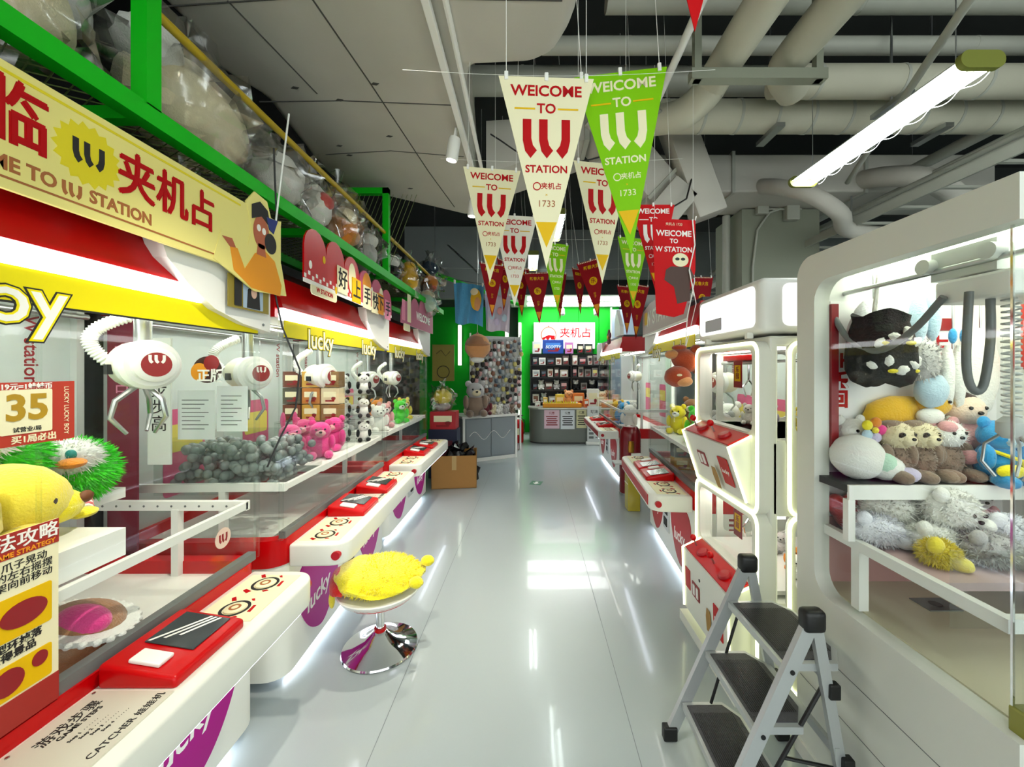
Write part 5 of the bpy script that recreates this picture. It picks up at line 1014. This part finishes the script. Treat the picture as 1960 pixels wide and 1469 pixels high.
flat([(-.02, -.28), (.1, -.28), (.13, -.34), (.1, -.36), (.1, -.48), (.02, -.5), (.0, -.4), (-.06, -.36), (-.05, -.3)], mat('banner_brown', '#4a3027', .6), b, (0, 0, 0), B_FC, 'figure_print'); flat(circ(.04, -.24, .05, .04), CREAM, b, (0, -.0012, 0), B_FC, 'figure_print')
flat([circ(.02, -.235, .014, .009, 10), circ(.055, -.235, .014, .009, 10)], INK, b, (0, -.0024, 0), B_FC, 'glasses_print')
mk('ribbon', [tube([(.11, -.01, .0), (.125, -.01, -.15), (.09, -.01, -.3), (.12, -.01, -.45)], .004, 5)], WHITE2, b, True); mk('string', [cyl((-.12, 0, 0), (-.12, 0, .9), .001, n=5), cyl((.12, 0, 0), (.12, 0, .9), .001, n=5)], WHITE2, b)

# ------------------------------------------------------------------ floor clutter and display area by the far machines
k = thing('cardboard_box', 'open brown cardboard box on the floor at the end of the machines', 'box', (-1.02, 5.6, 0), .12)
W_, D_, H_ = .30, .27, .44
for nm, s_ in (('front_wall', box(-W_, W_, -D_, -D_ + .006, .002, H_)), ('back_wall', box(-W_, W_, D_ - .006, D_, .002, H_)), ('side_wall', box(-W_, -W_ + .006, -D_, D_, .002, H_)), ('side_wall', box(W_ - .006, W_, -D_, D_, .002, H_)), ('bottom', box(-W_, W_, -D_, D_, .002, .01))): mk(nm, s_, CARD, k)
mk('tape', box(-.03, .03, -D_ - .001, -D_, .25, H_), mat('tape', '#c0a064', .4), k)
bb = thing('black_bag', 'crumpled black bag of odds and ends filling the cardboard box', 'bag', (-.98, 5.6, .12)); mk('bag_body', crumple(film((.24, .2, .36), 31), .25, 4), mat('black_bag', '#15171a', .25), bb, True); mk('bag_neck', crumple(lathe([(.06, .3), (.1, .36), (.16, .4), (.12, .43), (.01, .42)], 18), .2, 3), mat('black_bag', '#15171a', .25), bb, True)
snack_box('figure_carton', 'dark blue and maroon carton standing behind the cardboard box', (-1.25, 5.98, 0), (.42, .3, .72), mat('carton_navy', '#16203c', .4), None, mat('carton_maroon', '#5c1424', .4))
snack_box('figure_carton', 'red and cream carton with a face print on top of the dark carton', (-1.25, 5.98, .72), (.38, .28, .26), mat('carton_red', '#b3202a', .4), None)
bagged('yellow plush in a clear bag on the red carton', (-1.28, 5.98, 1.15), (.19, .17, .2), [('plush_body', (0, 0, .04), (.14, .12, .12), F_PYEL), ('plush_base', (0, 0, -.1), (.12, .11, .07), F_GREY)], 21)['group'] = 'bagged plush by the towels'
sit('big grey bear plush in a hood beside the display table', (-.88, 6.65, .82), .3, .6, F_TAUPE, F_GREY, F_CREAM, group='plush by the display table', furry=0)
sit('maroon plush seated on the corner of the display table', (-.74, 6.85, .82), .3, .36, F_MAR, F_TAUPE, group='plush by the display table')
p = thing('display_table', 'white framed display cabinet with frosted grey doors and hanging charms above', 'cabinet', (-.78, 7.25, 0), .5)
mk('body', box(-.5, .5, -.26, .26, .03, .76), mat('frosted_door', '#8f989c', .3), p); mk('table_top', rbox(-.54, .54, -.3, .3, .76, .8, .006), WHITE2, p)
for x in (-.52, .48): mk('frame_post', box(x, x + .04, -.28, -.24, 0, .76), WHITE2, p)
for x in (-.46, .01): mk('door', rbox(x, x + .45, -.275, -.262, .08, .74, .004), mat('frosted_door', '#8f989c', .3), p)
mk('kick_strip', box(-.5, .5, -.27, -.26, .0, .06), WHITE2, p); mk('scroll_print', tube([(-.4 + .02 * i, -.278, .45 + .07 * math.sin(i * .35)) for i in range(40)], .005, 5), WHITE2, p, True)
CH = [mat('charm_%d' % i, c, .5) for i, c in enumerate(('#e9e4da', '#2b2726', '#b9b4ac', '#8a5a44', '#d9a7a7', '#d8cd7a', '#5c6b7a', '#f4f4f4', '#40352f', '#a9b0b4'))]
rk = thing('charm_rack', 'white wire rack holding rows of small hanging charms', 'rack', (-.62, 7.75, 0), .35)
mk('panel', box(-.5, .5, .0, .012, .8, 2.25), mat('rack_panel', '#c9ccc9', .5), rk); mk('post', [box(-.52, -.49, -.01, .02, 0, 2.3)], WHITE2, rk); mk('post', [box(.49, .52, -.01, .02, 0, 2.3)], WHITE2, rk)
for r in range(8): mk('hook_bar', box(-.5, .5, -.02, -.008, 1.0 + r * .17, 1.008 + r * .17), STEEL, rk)
Mr = Matrix.Translation((-.62, 7.75, 0)) @ Matrix.Rotation(.35, 4, 'Z'); protos = []
for r in range(8):
    for c in range(12):
        i = (r * 7 + c * 3) % 10; pos = Mr @ Vector((-.46 + c * .084, -.045 - .02 * ((r + c) % 2), .985 + r * .17))
        if len(protos) <= i or i not in [q[0] for q in protos]:
            t = thing('hanging_charm', 'x', 'charm', pos, .35, 'small charms on the white rack'); mk('charm_body', ell((0, 0, -.075), (.028, .02, .036), 10, 7), CH[i], t, True); mk('charm_head', ell((0, -.004, -.028), (.024, .02, .022), 10, 7), CH[(i + 4) % 10], t, True); mk('loop', tube([(0, 0, -.01), (.006, .01, .01), (0, .03, .02)], .003, 5), STEEL, t, True); protos.append((i, t))
        else: t = dup([q[1] for q in protos if q[0] == i][0], None, pos, .35)
        t.scale = (1.5, 1.3, 1.5); t.rotation_euler[1] = random.uniform(-.25, .25); t.location.x += random.uniform(-.015, .015); t.location.z += random.uniform(-.03, .03)
        t['label'] = 'small hanging charm, %s from the left in the %s row of the charm rack' % (('first', 'second', 'third', 'fourth', 'fifth', 'sixth', 'seventh', 'eighth', 'ninth', 'tenth', 'eleventh', 'last')[c], ('lowest', 'second lowest', 'third lowest', 'fourth lowest', 'fourth highest', 'third highest', 'second highest', 'top')[r])
for i in range(14):
    sit('%s small plush, %s along the front of the display table' % (('white', 'grey', 'brown', 'cream')[i % 4], ('first', 'second', 'third', 'fourth', 'fifth', 'sixth', 'seventh')[i % 7] + (' in the front row' if i < 7 else ' in the back row')), tuple(Matrix.Translation((-.78, 7.25, 0)) @ Matrix.Rotation(.5, 4, 'Z') @ Vector((-.36 + (i % 7) * .135, -.2 + .2 * (i // 7), .8))), .5, .17, (F_WHITE, F_GREY, F_TAUPE, F_CREAM)[i % 4], group='small plush on the display table')
t = thing('hanging_plush', 'large orange acorn shaped plush head hanging over the charms', 'plush toy', tuple(at(914, 664, 5.9)), 0); mk('body', ell((0, 0, 0), (.19, .16, .19), 22, 14, .06), F_PEACH, t, True); mk('cap', lathe([(.0, .22), (.03, .19), (.13, .13), (.19, .03), (.17, .0), (.0, .02)], 20), F_TAN, t, True); mk('tuft', ell((0, -.02, -.19), (.1, .08, .05), 14, 9), F_WHITE, t, True); mk('string', cyl((0, 0, .2), (0, 0, 2.52), .003, n=5), WHITE2, t)
def towel(label, c0, w, h, m, seed, Y):
    V = []; Fc = []; n, q = 14, 18
    for j in range(q + 1):
        for i in range(n + 1):
            u, v = i / n, j / q; V.append((w * u + .02 * v * math.sin(seed + u * 3), .035 * math.sin(u * 9 + seed) * (.3 + v) + .02 * math.sin(u * 17 + v * 3), -h * v - .12 * w * u - .02 * math.sin(u * 7) * v))
    N = len(V); V += [(x, y_ + .006, z) for x, y_, z in V]
    for j in range(q):
        for i in range(n):
            a = j * (n + 1) + i; Fc += [(a, a + 1, a + n + 2, a + n + 1), (N + a, N + a + n + 1, N + a + n + 2, N + a + 1)]
    t = thing('hanging_towel', label, 'towel', c0); mk('towel_cloth', (V, Fc), m, t, True); mk('peg', [rbox(w * f - .01, w * f + .01, -.02, .02, -.12 * w * f - .02, -.12 * w * f + .03, .003) for f in (.04, .96)], WHITE2, t); return t
T1 = towel('pale blue towel with a golden figure hanging from the line', tuple(at(868, 540, 5.2)), .40, .53, fab('towel_blue', '#4f9cc9', .3, 60), 1., 5.2)
for q, r, m in (((.3, -.05, -.24), (.07, .012, .14), F_GOLD), ((.32, -.06, -.3), (.04, .012, .09), F_PEACH), ((.28, -.055, -.14), (.05, .012, .05), F_CREAM)): mk('figure_print', ell(q, r, 14, 9), m, T1, True)
T2 = towel('pale pink and blue towel hanging beside the blue one', tuple(at(928, 562, 5.25)), .34, .48, fab('towel_pink', '#d9cfe0', .3, 60), 2.4, 5.25)
for q, m in (((.1, -.045, -.3), F_LBLUE), ((.2, -.05, -.24), F_PINK), ((.16, -.05, -.38), F_LILAC), ((.26, -.045, -.33), F_LBLUE)): mk('figure_print', ell(q, (.035, .008, .05), 12, 8), m, T2, True)
one('clothes_line', tube([(-1.2, 5.2, 2.82), (-.55, 5.22, 2.72), (.1, 5.25, 2.66)], .003, 5), BLACK, 'thin dark line carrying the two towels', 'line')
for x, z0, z1, Y, lb in ((-1.53, 1.7, 2.6, 8.95, 'upright white light tube beside the yellow poster'), (-.47, .9, 2.7, 8.95, 'upright white light tube behind the charm rack'), (-.2, .3, 2.8, 10.14, 'upright white light tube at the green wall corner')):
    t = thing('light_tube', lb, 'light tube', (x, Y, z0), 0, 'upright light tubes'); mk('tube', box(-.03, .03, -.03, .0, 0, z1 - z0), LEDS, t); mk('backing', box(-.04, .04, .0, .03, 0, z1 - z0), WHITE2, t)
s = one('wall_poster', box(-.24, .24, 0, .012, -.4, .4), mat('poster_mustard', '#b3a14e', .5), 'mustard yellow line drawing poster on the green wall', 'poster', loc=(-1.85, 8.7, 1.75)); mk('drawing_print', ringprism(circ(0, -.2, .14), circ(0, -.2, .125), 'y', -.002, 0), INK, s); mk('drawing_print', tube([(-.15, -.001, .2), (-.05, -.001, .28), (.05, -.001, .15), (.15, -.001, .25)], .006, 5), INK, s)
t = thing('fire_extinguisher', 'red fire extinguisher standing before the green wall', 'extinguisher', (-.2, 8.75, 0)); mk('cylinder', lathe([(.0, 0), (.1, 0), (.11, .02), (.11, .42), (.08, .49), (.03, .52), (.0, .52)], 20), RED, t, True); mk('valve', lathe([(.0, .52), (.025, .52), (.025, .58), (.0, .58)], 12), BLACK, t, True); mk('lever', rbox(-.02, .1, -.015, .015, .58, .6, .004), BLACK, t); mk('hose', tube([(.03, -.02, .56), (.12, -.06, .5), (.13, -.06, .3), (.12, -.07, .2)], .012, 8), BLACK, t, True); mk('label_plate', prism(rrect(.1, .14, .01, cx=0, cy=.25), 'y', -.113, -.108), CREAM, t)
snack_box('floor_carton', 'brown carton stored beside the fire extinguisher', (-.47, 8.75, 0), (.3, .25, .42), CARD, None); snack_box('floor_carton', 'brown carton stacked by the green wall', (-.47, 8.78, .42), (.28, .25, .3), mat('carton_kraft', '#b08a56', .7), None)
t = thing('floor_stand', 'thin wire floor stand with a round base beside the display table', 'stand', (-.28, 7.9, 0)); mk('base', lathe([(.0, 0), (.12, 0), (.12, .01), (.0, .015)], 20), STEEL, t, True); mk('pole', cyl((0, 0, .01), (0, 0, .62), .008), STEEL, t); mk('tray', rbox(-.14, .14, -.1, .1, .62, .635, .004), WHITE2, t)

# ------------------------------------------------------------------ service counter and back shelves
p = thing('service_counter', 'grey curved service counter with posters on its front', 'counter', (0, 0, 0))
cv = [(.04 + .3 - .3 * math.cos(a), 8.56 + .3 - .3 * math.sin(a)) for a in [PI / 2 * i / 10 for i in range(11)]]
outl = cv + [(2.05, 8.56), (2.05, 9.1), (.04, 9.1)]
mk('body', prism(outl, 'z', .03, .74), mat('counter_grey', '#6f746c', .35, var=.05), p, True); mk('counter_top', prism([(x + (.03 if x > 1 else -.03), y - .03 if y < 9 else y) for x, y in outl], 'z', .74, .775), mat('counter_top', '#9a9d92', .25), p)
mk('kick_strip', prism([(x, y + .02) for x, y in outl], 'z', 0, .03), DGREY, p); mk('edge_strip', tube([(x, y - .034, .757) for x, y in cv] + [(2.05, 8.525, .757)], .008, 6), WHITE2, p, True)
for x, w, z0, z1, m, im, lb in ((.52, .33, .33, .73, mat('poster_rose', '#e3c0cc', .6), DRED, 'pale pink menu poster, leftmost on the counter front'), (.86, .3, .32, .73, mat('paper2', '#dfe2e6', .6), INK, 'white and black menu poster on the counter front'), (1.16, .22, .34, .74, mat('poster_cream', '#d9d3a4', .6), INK, 'cream menu poster on the counter front'), (1.78, .28, .3, .72, mat('poster_pink', '#dd7f9d', .6), WINK, 'strong pink poster at the end of the counter front')):
    s = thing('counter_poster', lb, 'poster', (x, 8.553, 0), 0, 'posters on the counter front'); mk('sheet', box(-w / 2, w / 2, -.002, 0, z0, z1), m, s); txt('优惠', .06, im, s, (0, -.0025, z1 - .07), B_FC, .02)
    for k_ in range(5): flat(rrect(w * (.75 - .12 * (k_ % 2)), .022, .004, cx=0, cy=z1 - .14 - k_ * .045), im, s, (0, -.002, 0), B_FC, 'line_print')
s = thing('standing_poster', 'tall white standing poster in front of the counter', 'poster', (1.42, 8.47, 0)); mk('board', box(-.15, .15, -.008, 0, .06, .82), mat('paper3', '#d3d8d6', .6), s); mk('stand_foot', rbox(-.18, .18, -.05, .05, 0, .06, .01), WHITE2, s); txt('玩法', .08, INK, s, (0, -.0085, .7), B_FC, .02)
for k_ in range(6): flat([rrect(.1, .05, .006, cx=-.065, cy=.58 - k_ * .085), rrect(.09, .02, .004, cx=.07, cy=.58 - k_ * .085)], MGREY, s, (0, -.008, 0), B_FC, 'line_print')
def lit(nm, lb, x, w, dp, h, m, y=8.72, face=CREAM): return snack_box(nm, lb, (x, y, .776), (w, dp, h), m, 'goods on the service counter', face)
t = thing('display_tray', 'orange tray edged with paper flames on the counter', 'tray', (.75, 8.7, .776)); mk('tray', rbox(-.42, .42, -.1, .1, 0, .09, .01), mat('tray_orange', '#e39410', .5), t); mk('flame', [prism([(-.4 + k_ * .05, .09), (-.35 + k_ * .05, .09), (-.375 + k_ * .05, .15 + .02 * (k_ % 2))], 'y', -.1, -.095) for k_ in range(14)], SIGNY2, t)
lit('goods_box', 'small yellow and white box beside the orange tray', .72, .2, .1, .27, mat('goods_yel', '#d9c640', .5), 8.9); lit('goods_box', 'orange boxed set in the middle of the counter', 1.13, .26, .12, .3, mat('goods_orange', '#d97a2a', .5), 8.9); lit('goods_box', 'tall white card stand on the counter', 1.44, .26, .06, .4, mat('goods_white', '#f0efe6', .5), 8.78); lit('goods_box', 'pink and orange carton at the counter end', 1.82, .4, .2, .16, mat('goods_coral', '#e0806a', .5), 8.75)
sit('pink round plush behind the orange tray on the counter', (.92, 8.92, .776), 0, .38, F_PEACH, group='plush on the counter'); sit('cream plush at the end of the counter', (1.68, 8.95, .776), 0, .36, F_CREAM, group='plush on the counter')
p = thing('back_shelf', 'black shelving unit packed with goods behind the counter', 'shelf', (.06, 9.72, 0))
mk('upright', box(0, .03, 0, .34, 0, 2.0), BLACK, p); mk('upright', box(.99, 1.02, 0, .34, 0, 2.0), BLACK, p); mk('upright', box(1.9, 1.93, 0, .34, 0, 2.0), BLACK, p); mk('back_panel', box(0, 1.93, .34, .36, 0, 2.0), BLACK, p)
SZ = (.78, 1.1, 1.42, 1.72)
for z in SZ: mk('shelf_board', box(.03, 1.9, 0, .34, z - .03, z), BLACK, p)
GC = ['#d8d3c8', '#2f2d30', '#9a948c', '#1d1d20', '#c9c1b0', '#7a7672', '#e8e6e0', '#54443e', '#b0a89c', '#3a3f4a']
ORD = ('first', 'second', 'third', 'fourth', 'fifth', 'sixth', 'seventh', 'eighth', 'ninth', 'tenth', 'eleventh')
for r, z in enumerate(SZ):
    x = .12; c = 0
    while x < 1.9 and c < 11:
        w = random.uniform(.11, .2)
        if x < 1.07 < x + w + .04: x = 1.1
        if x + w > 1.95: break
        i = (r * 3 + c * 7) % 10; h = random.uniform(.16, .26)
        if r in (0, 1) and c % 2: sit('small %s figure plush, %s from the left on the %s back shelf' % (('white', 'grey', 'dark')[i % 3], ORD[c], ('lowest', 'second', 'third', 'top')[r]), (x + w / 2, 9.84, z), 0, .25, (F_WHITE, F_GREY, F_BLK)[i % 3], F_WHITE, group='goods on the back shelves')
        else: snack_box('goods_box', '%s box, %s from the left on the %s back shelf' % (('pale', 'dark')[i % 2], ORD[c], ('lowest', 'second', 'third', 'top')[r]), (x + w / 2, 9.84, z), (w, .14, h), mat('goods_%d' % i, GC[i], .5), 'goods on the back shelves', CH[(i + 3) % 10])
        x += w + .03; c += 1
for x, w, h, m, lb in ((.22, .22, .3, mat('g_pale', '#d8dde0', .5), 'pale framed card standing on top of the back shelf'), (.62, .52, .34, mat('g_blue', '#173f96', .4), 'blue branded display board on top of the back shelf'), (1.02, .2, .28, mat('g_mauve', '#b56fae', .5), 'mauve picture box on top of the back shelf'), (1.3, .16, .24, BLACK, 'black figure box on top of the back shelf'), (1.5, .2, .24, mat('g_dark', '#26322e', .5), 'dark green figure box on top of the back shelf'), (1.84, .2, .26, mat('g_lblue', '#a9c9d9', .5), 'light blue box at the end of the back shelf top')):
    b = snack_box('display_box', lb, (.06 + x - .05, 9.9, 2.0), (w, .1, h), m, 'display boxes on top of the back shelf', CREAM if m != MATS['g_blue'] else mat('g_blue2', '#3f7fd0', .4))
    if w > .4: txt('SCOTTY', .1, WINK, b, (0, -.0525, .16), B_FC, .01, shear=.2)
s = thing('light_sign', 'white lit sign with red lettering on the green back wall', 'lit sign', (.93, 10.1, 2.46)); mk('sign_box', rbox(-.78, .78, -.04, .06, -.34, .34, .015), WHITE2, s); mk('lit_face', box(-.76, .76, -.046, -.04, -.32, .32), mat('sign_lit', '#ffffff', .5, emit=.3), s)
mk('logo_ring', ringprism(circ(-.4, .02, .2, .21), circ(-.4, .02, .175, .185), 'y', -.049, -.046), BROWNL, s); flat([[(-.57, -.06), (-.4, .02), (-.24, -.0), (-.25, -.1), (-.33, -.1), (-.36, -.04), (-.42, -.14), (-.47, -.06), (-.52, -.12)], circ(-.4, .24, .015, .02, 8)], RINK, s, (0, -.0465, 0), B_FC, 'logo_print')
btxt('夹机占', .27, RINK, s, (.28, -.0468, .06), B_FC, .015); txt('专业夹机品牌连锁', .075, BROWNL, s, (.3, -.0468, -.18), B_FC)
for x in (.85, 1.65):
    t = thing('wall_spot', 'small grey spot lamp over the lit sign, %s' % ('nearer the pennants' if x < 1 else 'nearer the blue panel'), 'spotlight', (x, 9.6, 3.19), 0, 'spot lamps over the lit sign'); mk('stem', cyl((0, 0, 0), (0, 0, -.12), .012), WHITE2, t); mk('head', xf(lathe([(.0, 0), (.05, 0), (.05, .16), (.0, .16)], 16), Matrix.Translation((0, .0, -.26)) @ Matrix.Rotation(-.5, 4, 'X')), GREYW, t, True)
s = thing('pale_blue_door', 'pale blue panel door beside the green wall', 'door', (2.35, 9.9, 0)); mk('leaf', box(-.25, .35, 0, .05, .95, 3.1), mat('door_blue', '#9fb3c4', .4), s); mk('door_frame', [box(-.28, -.25, -.02, .06, .9, 3.15), box(.35, .38, -.02, .06, .9, 3.15), box(-.28, .38, -.02, .06, .88, .95)], GREYW, s); mk('notice', box(.1, .26, -.004, 0, 1.6, 1.9), WHITE2, s)
one('partition_panel', box(2.0, 2.1, 7.65, 8.5, 0, 2.2), mat('partition_white', '#c9cbcb', .5), 'white partition at the end of the service counter', 'partition')

for i, (x, w, h, c, yy, lb) in enumerate(((.22, .12, .12, '#d9d9d2', 8.8, 'small white box at the curved counter end'), (.4, .1, .2, '#e0c46a', 8.98, 'slim yellow box behind the orange tray'), (1.02, .14, .12, '#efe7d2', 8.66, 'cream card box before the orange boxed set'), (1.28, .1, .18, '#e5733a', 8.7, 'small orange box beside the white card stand'), (1.6, .14, .22, '#f1e8c9', 8.72, 'cream box beside the coral carton'), (1.98, .12, .26, '#e9c7c7', 8.95, 'pale pink box at the back corner of the counter'))):
    snack_box('goods_box', lb, (x, yy, .776), (w, .08, h), mat('counter_goods_%d' % i, c, .5), 'goods on the service counter', WINK)
# ------------------------------------------------------------------ lettering to meshes
bpy.context.view_layer.update()
dg = bpy.context.evaluated_depsgraph_get(); cache = {}
for o in [q for q in SC.objects if q.type == 'FONT']:
    key = o.data.name
    if key not in cache: cache[key] = bpy.data.meshes.new_from_object(o.evaluated_get(dg))
    n = bpy.data.objects.new(o.name.split('.')[0], cache[key]); COL.objects.link(n); n.parent = o.parent; n.matrix_local = o.matrix_local.copy()
    bpy.data.objects.remove(o)
for n in ('led_neon', 'lightbox_face', 'sign_lit', 'amber_lamp', 'spot_lens', 'led_soft'):
    if n in bpy.data.materials: bpy.data.materials[n].cycles.emission_sampling = 'NONE'
